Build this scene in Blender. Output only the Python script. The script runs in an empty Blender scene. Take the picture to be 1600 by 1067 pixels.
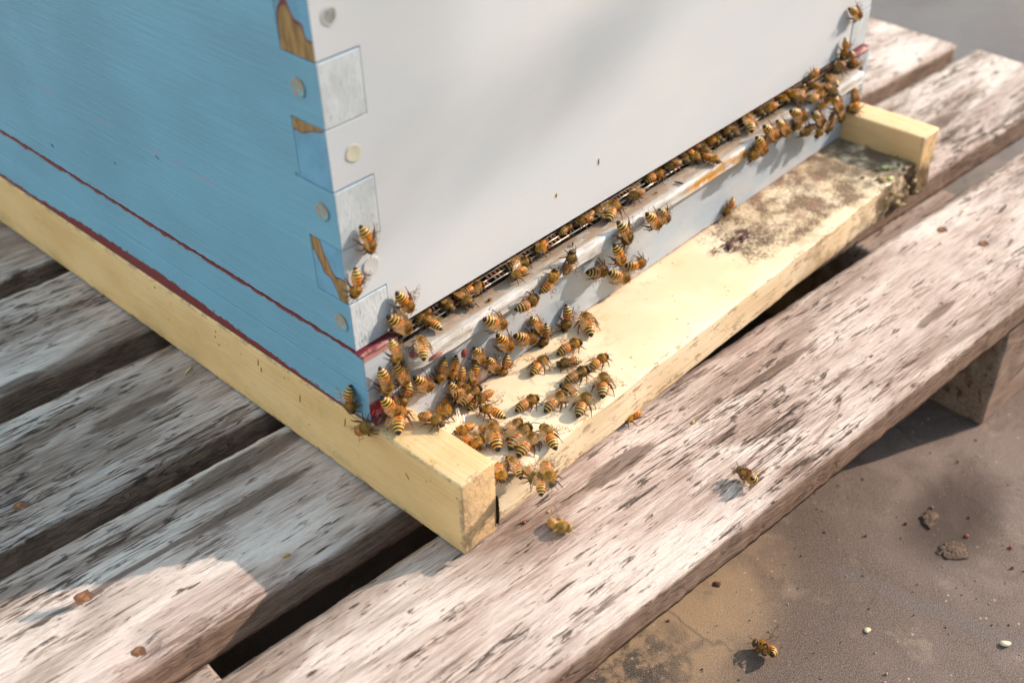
import bpy, bmesh, math, random
from mathutils import Vector, Matrix, noise
random.seed(7)
R = math.radians
sc = bpy.context.scene
COL = sc.collection

# ---------------------------------------------------------------- camera, sky, sun, exposure
cam_d = bpy.data.cameras.new('camera')
cam = bpy.data.objects.new('camera', cam_d)
COL.objects.link(cam)
cam.location = (-0.21571, -0.29887, 0.36143)
cam.rotation_euler = (0.91609, 0.02435, -0.81842)
cam_d.sensor_width = 36
cam_d.lens = 39.467
cam_d.clip_start = 0.01
cam_d.clip_end = 60
cam_d.dof.use_dof = True
cam_d.dof.focus_distance = 0.515
cam_d.dof.aperture_fstop = 7.1
cam_d.dof.aperture_blades = 7
sc.camera = cam

SUN_AZ, SUN_EL = -25.0, 29.0          # degrees, azimuth counted from +X
wd = bpy.data.worlds.new('World'); sc.world = wd; wd.use_nodes = True
wn = wd.node_tree
sky = wn.nodes.new('ShaderNodeTexSky'); sky.sky_type = 'NISHITA'; sky.sun_disc = False
sky.sun_elevation = R(SUN_EL); sky.sun_rotation = R(90 - SUN_AZ)
sky.air_density = 2.4; sky.dust_density = 1.0; sky.ozone_density = 1.2
wn.links.new(sky.outputs[0], wn.nodes['Background'].inputs[0])
wn.nodes['Background'].inputs[1].default_value = 0.15
sd = bpy.data.lights.new('sun', 'SUN'); sd.energy = 2.35; sd.angle = R(0.6); sd.color = (1.0, 0.85, 0.71)
sun = bpy.data.objects.new('sun', sd); COL.objects.link(sun)
tos = Vector((math.cos(R(SUN_AZ)) * math.cos(R(SUN_EL)), math.sin(R(SUN_AZ)) * math.cos(R(SUN_EL)), math.sin(R(SUN_EL))))
sun.rotation_euler = tos.to_track_quat('Z', 'Y').to_euler()
sun.location = tos * 4
sc.view_settings.view_transform = 'Standard'; sc.view_settings.look = 'None'
sc.view_settings.exposure = 1.45; sc.view_settings.gamma = 1.0
sc.render.engine = 'CYCLES'
sc.cycles.use_denoising = True
sc.cycles.max_bounces = 8; sc.cycles.transparent_max_bounces = 12
sc.cycles.caustics_reflective = False; sc.cycles.caustics_refractive = False

# ---------------------------------------------------------------- helpers
def link(o, parent=None):
    COL.objects.link(o)
    if parent is not None: o.parent = parent
    return o

def tag(o, label=None, cat=None, group=None, kind=None):
    if label: o['label'] = label
    if cat: o['category'] = cat
    if group: o['group'] = group
    if kind: o['kind'] = kind
    return o

def empty(name, loc=(0, 0, 0)):
    o = bpy.data.objects.new(name, None); o.location = loc; o.empty_display_size = 0.01
    return link(o)

def mesh(name, verts, faces, mats, parent=None, fmat=None, smooth=True, attr=None):
    me = bpy.data.meshes.new(name)
    me.from_pydata([tuple(v) for v in verts], [], faces)
    if not isinstance(mats, (list, tuple)): mats = [mats]
    for m in mats: me.materials.append(m)
    if fmat: me.polygons.foreach_set('material_index', fmat)
    me.polygons.foreach_set('use_smooth', [smooth] * len(me.polygons))
    if attr:
        a = me.attributes.new('bee', 'FLOAT', 'POINT'); a.data.foreach_set('value', attr)
    me.update()
    return link(bpy.data.objects.new(name, me), parent)

def from_bm(name, bm, mats, parent=None, smooth=False):
    me = bpy.data.meshes.new(name); bm.normal_update(); bm.to_mesh(me); bm.free()
    if not isinstance(mats, (list, tuple)): mats = [mats]
    for m in mats: me.materials.append(m)
    if smooth: me.polygons.foreach_set('use_smooth', [True] * len(me.polygons))
    return link(bpy.data.objects.new(name, me), parent)

def bevel(bm, w, seg=2, ang=30):
    es = [e for e in bm.edges if len(e.link_faces) == 2 and e.calc_face_angle(0) > R(ang)]
    bmesh.ops.bevel(bm, geom=es, offset=w, segments=seg, profile=0.5, affect='EDGES', clamp_overlap=True)

def box_bm(x0, x1, y0, y1, z0, z1, bev=0.0006, seg=2):
    bm = bmesh.new()
    bmesh.ops.create_cube(bm, size=1)
    for v in bm.verts:
        v.co = Vector((x0 + (v.co.x + .5) * (x1 - x0), y0 + (v.co.y + .5) * (y1 - y0), z0 + (v.co.z + .5) * (z1 - z0)))
    if bev: bevel(bm, bev, seg)
    return bm

def prism_bm(pts, axis, a0, a1, bev=0.0):
    # pts: 2-D outline in the two other axes (in x, y, z order); extruded along axis from a0 to a1
    bm = bmesh.new()
    def P(p, a):
        c = list(p); c.insert(axis, a); return bm.verts.new(c)
    A = [P(p, a0) for p in pts]; B = [P(p, a1) for p in pts]
    bm.faces.new(A); bm.faces.new(B[::-1])
    n = len(pts)
    for i in range(n):
        bm.faces.new((A[i], B[i], B[(i + 1) % n], A[(i + 1) % n]))
    bmesh.ops.recalc_face_normals(bm, faces=bm.faces)
    if bev: bevel(bm, bev, 2)
    return bm

def sheet_cube(x0, x1, y0, y1, z0, z1, step, disp, name, mat, parent, bev=.0012):
    # a box whose six sides are finely divided and pushed about by disp(co) -> Vector
    bm = bmesh.new()
    bmesh.ops.create_cube(bm, size=1)
    for v in bm.verts:
        v.co = Vector((x0 + (v.co.x + .5) * (x1 - x0), y0 + (v.co.y + .5) * (y1 - y0), z0 + (v.co.z + .5) * (z1 - z0)))
    bevel(bm, bev, 3)
    for ax, a, b in ((0, x0, x1), (1, y0, y1), (2, z0, z1)):
        n = int((b - a) / step)
        for i in range(1, n):
            co = Vector((0, 0, 0)); co[ax] = a + (b - a) * i / n
            no = Vector((0, 0, 0)); no[ax] = 1
            bmesh.ops.bisect_plane(bm, geom=bm.verts[:] + bm.edges[:] + bm.faces[:], plane_co=co, plane_no=no, dist=1e-7)
    for v in bm.verts: v.co = v.co + disp(v.co)
    return from_bm(name, bm, mat, parent, smooth=True)

def blob(name, center, r, mat, parent=None, seed=0, rough=.35, sub=2):
    bm = bmesh.new(); bmesh.ops.create_icosphere(bm, subdivisions=sub, radius=1)
    for v in bm.verts:
        k = 1 + rough * (noise.noise(v.co * 1.3 + Vector((seed * 3.1, seed, 0))) + (.6 * noise.noise(v.co * 4.5 + Vector((seed, 0, 0))) if sub > 3 else 0))
        v.co = Vector((v.co.x * r[0], v.co.y * r[1], v.co.z * r[2])) * k
    o = from_bm(name, bm, mat, parent, smooth=True); o.location = center
    return o

# ---------------------------------------------------------------- material helpers
class N:
    def __init__(s, name):
        s.m = bpy.data.materials.new(name); s.m.use_nodes = True
        s.t = s.m.node_tree; s.b = s.t.nodes['Principled BSDF']
        s.obj = s.new('ShaderNodeTexCoord').outputs['Object']
    def new(s, typ, **kw):
        n = s.t.nodes.new(typ)
        for k, v in kw.items(): setattr(n, k, v)
        return n
    def put(s, sock, v):
        if v is None: return
        if isinstance(v, bpy.types.NodeSocket): s.t.links.new(v, sock)
        elif isinstance(v, (tuple, list)) and len(v) == 3 and sock.type == 'RGBA': sock.default_value = (*v, 1)
        else: sock.default_value = v
    def map(s, scale, rot=(0, 0, 0), loc=(0, 0, 0), src=None):
        n = s.new('ShaderNodeMapping')
        s.put(n.inputs[0], src or s.obj); n.inputs['Location'].default_value = loc
        n.inputs['Rotation'].default_value = rot; n.inputs['Scale'].default_value = scale
        return n.outputs[0]
    def noise(s, vec, scale=1, detail=4, rough=.55, dist=0):
        n = s.new('ShaderNodeTexNoise'); s.put(n.inputs['Vector'], vec)
        n.inputs['Scale'].default_value = scale; n.inputs['Detail'].default_value = detail
        n.inputs['Roughness'].default_value = rough; n.inputs['Distortion'].default_value = dist
        return n.outputs[0]
    def vor(s, vec, scale=1, feature='F1', out=0, rand=1):
        n = s.new('ShaderNodeTexVoronoi', feature=feature); s.put(n.inputs['Vector'], vec)
        n.inputs['Scale'].default_value = scale; n.inputs['Randomness'].default_value = rand
        return n.outputs[out]
    def step(s, v, a, b, lo=0, hi=1):
        n = s.new('ShaderNodeMapRange', interpolation_type='SMOOTHSTEP'); s.put(n.inputs[0], v)
        n.inputs[1].default_value = a; n.inputs[2].default_value = b
        n.inputs[3].default_value = lo; n.inputs[4].default_value = hi
        return n.outputs[0]
    def ma(s, op, a, b=None, c=None):
        n = s.new('ShaderNodeMath', operation=op)
        s.put(n.inputs[0], a); s.put(n.inputs[1], b); s.put(n.inputs[2], c)
        return n.outputs[0]
    def mix(s, f, a, b, blend='MIX'):
        n = s.new('ShaderNodeMix', data_type='RGBA', blend_type=blend)
        s.put(n.inputs[0], f); s.put(n.inputs[6], a); s.put(n.inputs[7], b)
        return n.outputs[2]
    def ramp(s, f, stops, interp='LINEAR'):
        n = s.new('ShaderNodeValToRGB'); n.color_ramp.interpolation = interp
        el = n.color_ramp.elements
        el.remove(el[1])
        el[0].position = stops[0][0]; el[0].color = (*stops[0][1], 1)
        for p, c in stops[1:]:
            e = el.new(p); e.color = (*c, 1)
        s.put(n.inputs[0], f); return n.outputs[0]
    def xyz(s, v=None):
        n = s.new('ShaderNodeSeparateXYZ'); s.put(n.inputs[0], v or s.obj); return n.outputs
    def bump(s, h, dist, strength=1.0, prev=None):
        n = s.new('ShaderNodeBump'); s.put(n.inputs['Height'], h)
        n.inputs['Distance'].default_value = dist; n.inputs['Strength'].default_value = strength
        if prev is not None: s.put(n.inputs['Normal'], prev)
        return n.outputs[0]
    def done(s, col, rough=.7, normal=None, spec=.35, **kw):
        s.put(s.b.inputs['Base Color'], col); s.put(s.b.inputs['Roughness'], rough)
        s.b.inputs['Specular IOR Level'].default_value = spec
        if normal is not None: s.put(s.b.inputs['Normal'], normal)
        for k, v in kw.items(): s.put(s.b.inputs[k], v)
        return s.m
    def ellipse(s, cx, cy, rx, ry, ax='xy', soft=.3):
        # 1 inside a fuzzy ellipse lying in the given object axes
        o = s.xyz(); ia, ib = 'xyz'.index(ax[0]), 'xyz'.index(ax[1])
        a = s.ma('MULTIPLY', s.ma('SUBTRACT', o[ia], cx), 1 / rx); b = s.ma('MULTIPLY', s.ma('SUBTRACT', o[ib], cy), 1 / ry)
        d = s.ma('ADD', s.ma('MULTIPLY', a, a), s.ma('MULTIPLY', b, b))
        return s.step(d, 1 - soft, 1 + soft, 1, 0)

def plain(name, col, rough=.6, spec=.4, **kw):
    n = N(name); return n.done(col, rough, None, spec, **kw)

# weathered grey pallet wood: grain runs along local x
def wood_mat(name='weathered_wood', tint=1.0, brown=0.0):
    n = N(name)
    info = n.new('ShaderNodeObjectInfo')
    off = n.new('ShaderNodeVectorMath', operation='ADD'); n.put(off.inputs[0], n.obj)
    rnd = n.new('ShaderNodeCombineXYZ'); n.put(rnd.inputs[0], n.ma('MULTIPLY', info.outputs['Random'], 7.0)); n.put(rnd.inputs[1], n.ma('MULTIPLY', info.outputs['Random'], 3.0))
    n.put(off.inputs[1], rnd.outputs[0]); P = off.outputs[0]
    grain = n.noise(n.map((26, 430, 430), src=P), 1, 6, .68, .35)
    fibre = n.noise(n.map((55, 1100, 1100), src=P), 1, 5, .72, .25)
    dens = n.noise(n.map((7, 15, 15), src=P, loc=(1.7, 0, 0)), 1, 3, .5)
    fl = n.noise(n.map((62, 255, 110), rot=(0, 0, R(-13)), src=P), 1, 4, .62, .6)
    fl2 = n.noise(n.map((17, 85, 60), rot=(0, 0, R(-7)), src=P), 1, 7, .70, .5)
    patch = n.noise(n.map((8, 30, 30), src=P), 1, 5, .6, .6)
    stain = n.noise(n.map((4.5, 20, 10), src=P, loc=(3, 1, 0)), 1, 5, .62, .8)
    br = n.ma('ADD', n.ma('MULTIPLY', n.ma('SUBTRACT', fibre, .5), .55), n.ma('MULTIPLY', n.ma('SUBTRACT', grain, .5), .45))
    dn = n.ma('MULTIPLY', n.ma('SUBTRACT', dens, .5), .30)
    a1 = n.ma('ADD', n.ma('ADD', fl, br), dn)
    a2 = n.ma('ADD', n.ma('ADD', fl2, br), dn)
    c = n.mix(n.step(grain, .30, .70), tuple(t * tint for t in (.34, .225, .185)), tuple(t * tint for t in (.66, .52, .46)))
    c = n.mix(n.ma('MULTIPLY', n.step(patch, .42, .62), .8), c, n.mix(n.step(fibre, .35, .6), tuple(t * tint for t in (.66, .515, .455)), tuple(t * tint for t in (.86, .735, .665))))
    c = n.mix(n.ma('MULTIPLY', n.step(n.ma('ADD', stain, n.ma('MULTIPLY', br, .5)), .47, .62), .82), c, n.mix(n.step(grain, .35, .65), (.15, .085, .055), (.33, .235, .19)))
    c = n.mix(n.ma('MULTIPLY', n.step(a2, .535, .66), .85), c, n.mix(n.step(grain, .38, .6), (.075, .042, .03), (.235, .15, .11)))
    c = n.mix(n.ma('MULTIPLY', n.step(a1, .60, .69), .88), c, (.05, .028, .021))
    c = n.mix(n.ma('MULTIPLY', n.step(fibre, .53, .68), .7), c, (.20, .135, .105))
    # knots, water stains and one long split that this pallet has
    wob = n.ma('MULTIPLY', n.ma('SUBTRACT', n.noise(n.map((60, 300, 60)), 1, 5, .7), .5), 1.6)
    def blot(cx, cy, rx, ry):
        o = n.xyz(); a = n.ma('MULTIPLY', n.ma('SUBTRACT', o[0], cx), 1 / rx); b = n.ma('MULTIPLY', n.ma('SUBTRACT', o[1], cy), 1 / ry)
        return n.step(n.ma('ADD', n.ma('ADD', n.ma('MULTIPLY', a, a), n.ma('MULTIPLY', b, b)), wob), .55, 1.15, 1, 0)
    m_ = None
    for q in ((-.055, .128, .026, .0055), (-.035, .058, .040, .0075), (-.105, .034, .055, .0018), (-.045, .0335, .035, .0042), (.092, -.064, .024, .0055), (-.088, .191, .016, .004), (-.19, .15, .03, .006), (.20, -.07, .03, .003), (.30, -.10, .02, .003), (.50, .02, .03, .006)):
        k_ = blot(*q); m_ = k_ if m_ is None else n.ma('MAXIMUM', m_, k_)
    c = n.mix(n.ma('MULTIPLY', m_, .8), c, n.mix(n.step(fibre, .38, .6), (.06, .034, .024), (.20, .125, .09)))
    # fine splits along the grain
    sp = n.noise(n.map((9, 260, 90), src=P, loc=(0, 5, 0)), 1, 3, .5, .3)
    sp = n.step(n.ma('ABSOLUTE', n.ma('SUBTRACT', sp, .5)), .0, .010, 1, 0)
    sp = n.ma('MULTIPLY', sp, n.step(dens, .46, .56))
    c = n.mix(n.ma('MULTIPLY', sp, .8), c, (.035, .022, .018))
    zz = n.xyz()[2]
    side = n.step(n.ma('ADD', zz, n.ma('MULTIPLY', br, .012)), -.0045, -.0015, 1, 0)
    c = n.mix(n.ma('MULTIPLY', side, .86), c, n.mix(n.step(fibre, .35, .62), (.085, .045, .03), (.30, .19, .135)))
    if brown: c = n.mix(brown, c, (.2, .115, .07))
    h = n.ma('ADD', n.ma('MULTIPLY', grain, .8), n.ma('MULTIPLY', fibre, .55))
    h = n.ma('SUBTRACT', h, n.ma('MULTIPLY', n.step(a1, .58, .70), .5))
    h = n.ma('SUBTRACT', h, n.ma('MULTIPLY', n.step(a2, .54, .72), .3))
    h = n.ma('SUBTRACT', h, n.ma('MULTIPLY', sp, .8))
    nor = n.bump(h, .0015, 1.0)
    return n.done(c, n.step(grain, .3, .7, .92, .75), nor, .22)

WOOD = wood_mat()
WOOD_DARK = wood_mat('weathered_stringer_wood', .8, .35)

def brush(n, axis_scale, dist=.00025, extra=None):
    h = n.noise(n.map(axis_scale), 1, 4, .6, .2)
    h2 = n.noise(n.obj, 900, 3, .6)
    h = n.ma('ADD', h, n.ma('MULTIPLY', h2, .25))
    if extra is not None: h = n.ma('ADD', h, extra)
    return n.bump(h, dist, .8)

BLUE = (.145, .325, .50)
MAROON = (.15, .020, .028)

def blue_side(lower=False):
    n = N('blue_paint_floor_side' if lower else 'blue_paint_side')
    o = n.xyz()
    cl = n.noise(n.map((30, 14, 26)), 1, 4, .5)
    c = n.mix(n.step(cl, .3, .7), tuple(v * .93 for v in BLUE), tuple(v * 1.07 for v in BLUE))
    st = n.noise(n.map((200, 16, 520), rot=(R(2), 0, 0)), 1, 4, .6)
    c = n.mix(n.ma('MULTIPLY', n.step(st, .52, .72), .14), c, (.19, .385, .62))
    # small dings with dark bottoms
    v = n.vor(n.map((60, 34, 60)), 1)
    ding = n.ma('MULTIPLY', n.step(v, .055, .075, 1, 0), n.step(n.noise(n.obj, 24, 2), .52, .56))
    c = n.mix(ding, c, (.03, .09, .16))
    # long faint pink scratch where older paint shows
    if not lower:
        zz = n.ma('SUBTRACT', o[2], .1268)
        zz = n.ma('ADD', zz, n.ma('MULTIPLY', n.ma('SUBTRACT', n.noise(n.map((1, 30, 1)), 1, 2), .5), .004))
        line = n.ma('MULTIPLY', n.step(n.ma('ABSOLUTE', zz), .0002, .0008, 1, 0), n.step(n.noise(n.map((1, 60, 300)), 1, 3, .7), .46, .6))
        line = n.ma('MULTIPLY', line, n.step(o[1], .05, .07))
        c = n.mix(n.ma('MULTIPLY', line, .55), c, (.42, .22, .30))
        # thin bare strip along the bottom edge
        e = n.ma('ADD', n.ma('MULTIPLY', n.ma('SUBTRACT', n.noise(n.map((1, 170, 40)), 1, 4, .7), .5), .0035), .0807)
        m = n.step(n.ma('SUBTRACT', o[2], e), -.0002, .0002, 1, 0)
        c = n.mix(m, c, MAROON)
    else:
        w = n.ramp(n.ma('MULTIPLY', o[1], 2.5), [(0, (.0022,) * 3), (.10, (.0030,) * 3), (.22, (.0052,) * 3), (.36, (.0080,) * 3), (.52, (.0078,) * 3), (.72, (.0034,) * 3), (1, (.0025,) * 3)])
        rag = n.ma('MULTIPLY', n.ma('SUBTRACT', n.noise(n.map((1, 150, 500), rot=(R(25), 0, 0)), 1, 6, .75), .5), .0085)
        lim = n.ma('ADD', n.ma('ADD', w, .0414), rag)
        m = n.step(n.ma('SUBTRACT', o[2], lim), -.00015, .00015, 1, 0)
        e = n.ma('SUBTRACT', .0790, n.ma('MULTIPLY', n.step(n.noise(n.map((1, 90, 30)), 1, 4, .7), .3, .8), .0022))
        m2 = n.step(n.ma('SUBTRACT', o[2], e), -.00015, .00015)
        m = n.ma('MAXIMUM', m, m2)
        c = n.mix(m, c, MAROON)
        c = n.mix(n.ma('MULTIPLY', n.step(n.noise(n.obj, 260, 4, .7), .62, .66), n.ma('MULTIPLY', m, .6)), c, (.24, .06, .07))
    nor = brush(n, (400, 22, 480), .00045)
    return n.done(c, .52, nor, .45)

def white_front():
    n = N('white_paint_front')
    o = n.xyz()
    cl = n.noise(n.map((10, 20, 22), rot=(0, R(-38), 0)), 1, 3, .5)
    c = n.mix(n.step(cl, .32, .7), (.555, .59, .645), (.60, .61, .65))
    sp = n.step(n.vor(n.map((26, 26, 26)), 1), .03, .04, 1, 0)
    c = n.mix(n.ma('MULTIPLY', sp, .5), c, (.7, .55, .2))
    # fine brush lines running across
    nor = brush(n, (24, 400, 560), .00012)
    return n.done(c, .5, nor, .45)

def end_grain(name, base, flake, bare_thr):
    # painted end grain of a finger joint: crazed, blotchy, flaking where bare_thr is low
    n = N(name)
    o = n.xyz()
    pits = n.noise(n.map((900, 900, 260)), 1, 4, .7)
    bl = n.noise(n.map((90, 90, 60)), 1, 5, .65)
    c = n.mix(n.step(bl, .38, .62), base, tuple(min(1, b * 1.18) for b in base))
    c = n.mix(n.ma('MULTIPLY', n.step(pits, .56, .68), .55), c, (.16, .17, .17))
    f = n.noise(n.map((45, 52, 38), loc=(2.3, .4, 1.1)), 1, 2, .4, .3)
    if bare_thr < 1:
        thr = n.ma('SUBTRACT', f, n.step(o[2], .10, .215, .615, bare_thr - .01))
        c = n.mix(n.step(thr, -.014, -.006), c, (.17, .055, .06))
        c = n.mix(n.step(thr, .006, .012), c, n.mix(n.step(n.noise(n.map((400, 400, 90)), 1, 4, .6), .35, .65), flake, tuple(v * .55 for v in flake)))
        pits = n.ma('SUBTRACT', pits, n.step(thr, -.01, .01, 0, 1.5))
    nor = n.bump(pits, .0004, .9)
    return n.done(c, .65, nor, .3)

def lower_front():
    n = N('white_paint_floor_front')
    o = n.xyz()
    cl = n.noise(n.map((26, 26, 60)), 1, 4, .6)
    c = n.mix(n.step(cl, .3, .7), (.36, .44, .54), (.47, .49, .535))
    lim = n.ma('ADD', n.ma('MULTIPLY', n.ma('SUBTRACT', n.noise(n.map((120, 120, 60)), 1, 5, .7), .5), .0035), .0253)
    m = n.step(n.ma('SUBTRACT', o[2], lim), -.0002, .0002, 1, 0)
    pk = n.ma('MULTIPLY', n.ellipse(.066, .0262, .017, .0065, 'xz', .35), n.step(n.noise(n.obj, 160, 4, .6), .36, .48))
    c = n.mix(pk, c, (.42, .17, .15))
    cm = n.ellipse(.0, .0475, .016, .0065, 'xz', .3)
    c = n.mix(n.ma('MULTIPLY', cm, n.step(n.noise(n.obj, 190, 4, .6), .22, .34)), c, (.26, .035, .05))
    top = n.ellipse(.006, .0785, .018, .0028, 'xz', .3)
    c = n.mix(n.ma('MULTIPLY', top, .9), c, (.40, .17, .15))
    c = n.mix(m, c, (.20, .045, .045))
    d = n.step(n.vor(n.map((140, 140, 140)), 1), .06, .10, 1, 0)
    c = n.mix(n.ma('MULTIPLY', d, .5), c, (.3, .2, .08))
    return n.done(c, .42, brush(n, (40, 400, 420), .0003), .5)

def ledge_mat():
    n = N('stained_ledge_paint')
    o = n.xyz()
    c = (.56, .52, .49)
    c = n.mix(n.step(n.noise(n.map((60, 160, 160)), 1, 5, .6), .36, .66), (.36, .32, .28), (.56, .54, .53))
    top = n.step(o[1], -.0105, -.008)
    c = n.mix(n.ma('MULTIPLY', top, n.step(n.noise(n.map((70, 200, 90), loc=(5, 0, 0)), 1, 5, .65), .36, .56, .5, .97)), c, (.27, .19, .13))
    rust = n.ma('MULTIPLY', n.step(n.noise(n.map((180, 180, 180)), 1, 5, .7), .40, .55), n.ellipse(.245, .0250, .032, .0042, 'xz', .5))
    sm = n.step(n.noise(n.map((95, 260, 260)), 1, 5, .7), .62, .70)
    rust = n.ma('MAXIMUM', rust, n.ma('MULTIPLY', sm, .8))
    c = n.mix(rust, c, (.46, .21, .03))
    d = n.step(n.vor(n.map((210, 210, 210)), 1), .09, .13, 1, 0)
    d = n.ma('MULTIPLY', d, n.step(n.noise(n.obj, 70, 2), .5, .56))
    c = n.mix(n.ma('MULTIPLY', d, .8), c, (.06, .03, .015))
    return n.done(c, .6, brush(n, (60, 500, 500), .0007), .28)

def yellow(name, deck=False, worn=False):
    n = N(name)
    o = n.xyz()
    cl = n.noise(n.map((26, 20, 40)), 1, 4, .55)
    Y0, Y1 = ((.69, .52, .33), (.79, .64, .46)) if deck else ((.60, .39, .19), (.69, .47, .255))  # board colour kept paler than the rails to carry its sunlit brightness
    c = n.mix(n.step(cl, .3, .7), Y0, Y1)
    # fly specks and scuffs
    v = n.step(n.vor(n.map((150, 150, 150)), 1), .07, .12, 1, 0)
    v = n.ma('MULTIPLY', v, n.step(n.noise(n.obj, 40, 2), .45, .55))
    c = n.mix(n.ma('MULTIPLY', v, .8), c, (.30, .15, .04))
    sm_ = n.noise(n.map((55, 55, 55), loc=(4, 2, 0)), 1, 6, .72)
    c = n.mix(n.ma('MULTIPLY', n.step(sm_, .56, .70), .45), c, (.42, .30, .15))
    if deck:
        ed = n.ma('MULTIPLY', n.step(n.ma('ABSOLUTE', n.ma('ADD', o[1], .0568)), .0004, .0022, 1, 0), n.step(n.noise(n.map((75, 220, 220), loc=(2, 0, 0)), 1, 5, .75), .55, .60))
        c = n.mix(n.ma('MULTIPLY', ed, .8), c, (.30, .20, .11))
        ds = n.ma('MULTIPLY', n.step(n.vor(n.map((230, 230, 420)), 1), .10, .16, 1, 0), n.step(o[1], -.0575, -.0565, 1, 0))
        ds = n.ma('MULTIPLY', ds, n.step(n.noise(n.obj, 60, 3), .46, .56))
        c = n.mix(n.ma('MULTIPLY', ds, .85), c, (.12, .055, .02))
        fz = n.noise(n.map((620, 620, 620)), 1, 6, .8)
        md = n.noise(n.map((60, 60, 60), loc=(.7, 0, 0)), 1, 5, .65)
        reg = n.ma('MAXIMUM', n.ma('MULTIPLY', n.step(o[0], .185, .255), n.step(n.ma('ADD', o[1], n.ma('MULTIPLY', o[0], .05)), -.046, -.030)), n.step(o[0], .285, .36))
        reg = n.ma('MAXIMUM', reg, n.ma('MULTIPLY', n.ellipse(.198, -.0515, .016, .006, 'xy', .7), .62))
        lim = n.step(reg, 0, 1, .86, .49)
        f = n.ma('ADD', n.ma('MULTIPLY', fz, .68), n.ma('MULTIPLY', md, .32))
        mold = n.new('ShaderNodeMapRange', interpolation_type='SMOOTHSTEP')
        n.put(mold.inputs[0], n.ma('SUBTRACT', f, lim)); mold.inputs[1].default_value = -.02; mold.inputs[2].default_value = .045
        c = n.mix(n.ma('MULTIPLY', mold.outputs[0], n.step(md, .40, .60, .45, .95)), c, n.mix(n.step(md, .45, .6), (.22, .12, .06), (.060, .033, .020)))
        soft = n.ma('MULTIPLY', n.step(md, .42, .62), n.step(o[0], .22, .30))
        c = n.mix(n.ma('MULTIPLY', soft, .6), c, (.26, .155, .085))
        far = n.ma('MULTIPLY', n.step(o[0], .325, .37), n.step(md, .32, .5))
        c = n.mix(n.ma('MULTIPLY', far, .75), c, (.13, .09, .055))
        mar = n.ma('MULTIPLY', n.ellipse(.246, -.0225, .019, .0075, 'xy', .5), n.step(n.noise(n.map((130, 260, 200)), 1, 5, .7), .45, .55))
        c = n.mix(mar, c, (.085, .035, .03))
        ring = n.ma('MULTIPLY', n.ma('SUBTRACT', n.ellipse(.305, -.022, .036, .017, 'xy', .22), n.ellipse(.303, -.021, .031, .0135, 'xy', .22)), n.step(n.noise(n.obj, 90, 4), .45, .55))
        c = n.mix(n.ma('MULTIPLY', ring, .6), c, (.34, .17, .14))
        # plywood front edge: raw layers and rot toward the far end
        fr = n.step(o[1], -.0578, -.0570, 1, 0)
        lay = n.noise(n.map((14, 200, 900)), 1, 3, .6, .2)
        rot = n.step(n.ma('ADD', o[0], n.ma('MULTIPLY', md, .08)), .27, .40)
        c = n.mix(n.ma('MULTIPLY', fr, n.ma('MULTIPLY', n.step(lay, .52, .64), n.step(rot, 0, 1, .35, 1.0))), c, (.20, .11, .045))
        h = n.ma('ADD', n.ma('MULTIPLY', n.noise(n.map((50, 220, 220)), 1, 4, .6), .6), n.ma('MULTIPLY', mold.outputs[0], .5))
        nor = n.bump(h, .0005, .9)
        return n.done(c, .6, nor, .3)
    if worn:
        ed = n.ma('MAXIMUM', n.ma('MULTIPLY', n.step(o[0], .0004, .0018, 1, 0), n.step(o[2], .0392, .0408)), n.ma('MULTIPLY', n.step(n.ma('ABSOLUTE', n.ma('ADD', o[1], .0573)), .0003, .0016, 1, 0), n.step(n.noise(n.obj, 40, 2), .4, .5)))
        ed = n.ma('MULTIPLY', ed, n.step(n.noise(n.map((190, 110, 190), loc=(7, 1, 0)), 1, 5, .75), .50, .56))
        c = n.mix(n.ma('MULTIPLY', ed, .85), c, (.33, .24, .15))
        gm = n.ma('MULTIPLY', n.step(o[2], .004, .016, 1, 0), n.step(n.noise(n.map((60, 34, 60)), 1, 6, .7), .42, .68))
        c = n.mix(n.ma('MULTIPLY', gm, .45), c, (.30, .21, .115))
        g = n.noise(n.map((160, 160, 220)), 1, 5, .7)
        # chips at the lower edge, dirt where the hive stands
        e = n.ma('ADD', n.ma('MULTIPLY', g, .010), -.0032)
        ch = n.step(n.ma('SUBTRACT', o[2], e), -.0004, .0004, 1, 0)
        c = n.mix(ch, c, (.30, .23, .15))
        tp = n.ma('MULTIPLY', n.step(o[2], .0385, .0405), n.step(n.noise(n.map((220, 130, 220)), 1, 4, .7), .55, .60))
        tp = n.ma('MULTIPLY', tp, n.step(o[0], .0025, .0045, 1, 0))
        c = n.mix(n.ma('MULTIPLY', tp, .7), c, (.42, .28, .06))
        sc_ = n.noise(n.map((300, 60, 300), rot=(R(-20), 0, 0)), 1, 4, .6)
        c = n.mix(n.ma('MULTIPLY', n.step(sc_, .66, .70), .55), c, (.42, .36, .25))
        # rotten lower end of the far rail
        rt = n.ma('MULTIPLY', n.step(o[0], .38, .392), n.step(n.ma('ADD', o[2], n.ma('MULTIPLY', g, .03)), .030, .040, 1, 0))
        c = n.mix(n.ma('MULTIPLY', rt, .9), c, (.10, .065, .035))
    gr_ = n.noise(n.map((60, 14, 260)), 1, 5, .65)
    c = n.mix(n.ma('MULTIPLY', n.step(gr_, .58, .74), .14), c, (.40, .28, .14))
    nor = brush(n, (420, 22, 420) , .0006)
    return n.done(c, .55, nor, .4)

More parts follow.
